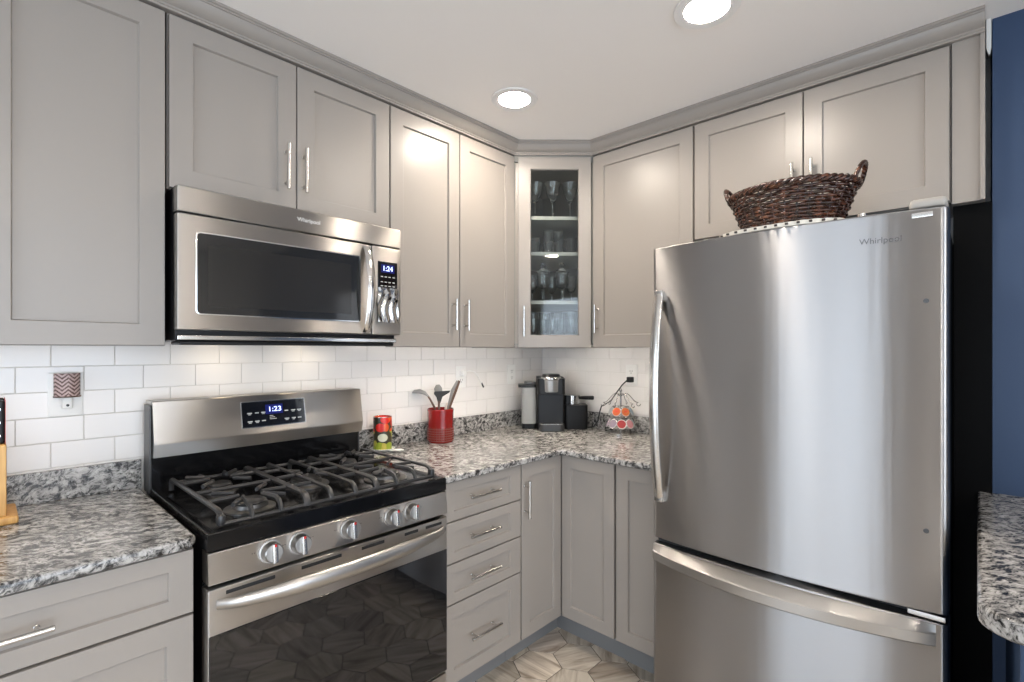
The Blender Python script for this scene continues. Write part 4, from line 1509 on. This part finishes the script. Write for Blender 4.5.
# knife block at the left edge
KB = Vector((-2.511, -.14, ZT))
t = thing('knife_block', 'bamboo knife block at the left edge on the granite countertop', 'knife block', KB)
obj('foot', MB().box(KB.x - .06, KB.x + .088, -.22, -.06, ZT + .0004, ZT + .022, .004), 'bamboo', t)
mb = MB()
pf = [(-.205, .022), (-.10, .022), (-.075, .135), (-.16, .135)]
mb.box(KB.x - .055, KB.x + .066, -.205, -.075, ZT + .022, ZT + .208, .002)
obj('block', mb, 'bamboo', t)
for i, (x, y, hh) in enumerate(((KB.x + .052, -.165, .115), (KB.x + .052, -.115, .118), (KB.x + .005, -.165, .11), (KB.x - .035, -.14, .12))):
    t = thing('kitchen_knife', ('black riveted knife at the front right of the knife block', 'black riveted knife at the back right of the knife block', 'black riveted knife at the front middle of the knife block', 'black riveted knife at the left of the knife block')[i], 'knife', (x, y, ZT + .208), 0, 'knives in the block')
    obj('handle', MB().box(x - .009, x + .012, y - .014, y + .014, ZT + .2085, ZT + .2085 + hh, .004), 'blackplastic', t)
    mb = MB()
    for q in range(3):
        z = ZT + .23 + q * .035
        mb.cyl((x, y - .0152, z), (x, y - .0135, z), .004, 10).cyl((x + .0115, y, z), (x + .0128, y, z), .0035, 10)
    obj('rivets', mb, 'polished', t)
    obj('bolster', MB().box(x + .012, x + .0132, y - .012, y + .012, ZT + .2085, ZT + .2085 + hh, .001), 'podmark', t)

# ------------------------------------------------------------------ sockets and what is plugged in
def outlet(label, mtx, x, z, w_=.071, h_=.117):
    loc = mtx @ Vector((x, -.012, z - h_ / 2))
    t = thing('wall_outlet', label, 'outlet', loc)
    mb = MB().rings([[(x - w_ / 2, -.0075, z - h_ / 2), (x + w_ / 2, -.0075, z - h_ / 2), (x + w_ / 2, -.0075, z + h_ / 2), (x - w_ / 2, -.0075, z + h_ / 2)],
                     [(x - w_ / 2, -.010, z - h_ / 2), (x + w_ / 2, -.010, z - h_ / 2), (x + w_ / 2, -.010, z + h_ / 2), (x - w_ / 2, -.010, z + h_ / 2)],
                     [(x - w_ / 2 + .004, -.0132, z - h_ / 2 + .004), (x + w_ / 2 - .004, -.0132, z - h_ / 2 + .004), (x + w_ / 2 - .004, -.0132, z + h_ / 2 - .004), (x - w_ / 2 + .004, -.0132, z + h_ / 2 - .004)]])
    pl_ = obj('cover_plate', mb.xf(mtx), 'white', t)
    for s_ in (-1, 1):
        zc = z + s_ * .0195
        so = obj('socket', MB().box(x - .0165, x + .0165, -.012, -.0145, zc - .0145, zc + .0145, .003).xf(mtx), 'white', pl_)
        mb = MB()
        for dx_ in (-.0065, .0065):
            mb.box(x + dx_ - .0012, x + dx_ + .0012, -.0135, -.0148, zc - .001, zc + .0075)
        mb.cyl((x, -.0135, zc - .008), (x, -.0148, zc - .008), .0027, 10)
        obj('slots', mb.xf(mtx), 'dark', so)
    return t


outlet('white wall outlet left of the range, behind the patterned night light', A, -2.311, 1.232, .082, .135)
outlet('white wall outlet just left of the coffee maker', A, -.300, 1.222)
outlet('white wall outlet above the red crock with a white plug', A, -.702, 1.222)
outlet('white wall outlet above the pod carousel with the black plug', B, .655, 1.228)
t = thing('night_light', 'small plug-in night light with a brown zigzag shade, left of the range', 'night light', (-2.309, -.03, 1.20))
mb = MB()
n = 14
ro, ri = [], []
for k in range(n + 1):
    a = PI * k / n
    ro.append((-2.309 + .031 * math.cos(a), -.020 - .030 * math.sin(a)))
for k in range(n + 1):
    a = PI * (1 - k / n)
    ri.append((-2.309 + .0285 * math.cos(a), -.020 - .0275 * math.sin(a)))
mb.prism(ro + ri, f0(1.226), f0(1.298))
obj('shade', mb, 'zigzag', t)
obj('shade_rim', MB().tube([(p[0], p[1], 1.2265) for p in ro], .0022, 6), 'woodhandle', t)
obj('plug_body', MB().rbox(-2.322, -2.296, -.034, -.0148, 1.190, 1.228, .006), 'white', t)
obj('sensor', MB().cyl((-2.309, -.034, 1.2), (-2.309, -.0355, 1.2), .004, 10), 'dark', t)
t = thing('charging_cable', 'white plug with a short dangling white cable above the red crock', 'cable', (-.702, -.02, 1.2))
obj('plug', MB().rbox(-.716, -.690, -.045, -.0148, 1.228, 1.256, .006), 'white', t)
obj('cable', MB().tube([(-.70, -.040, 1.250), (-.68, -.055, 1.258), (-.65, -.058, 1.250), (-.615, -.052, 1.225), (-.59, -.046, 1.196), (-.575, -.04, 1.178)], .0038, 8), 'twine', t)
obj('connector', MB().cyl((-.580, -.043, 1.186), (-.557, -.036, 1.160), .0048, 8), 'greyplastic', t)
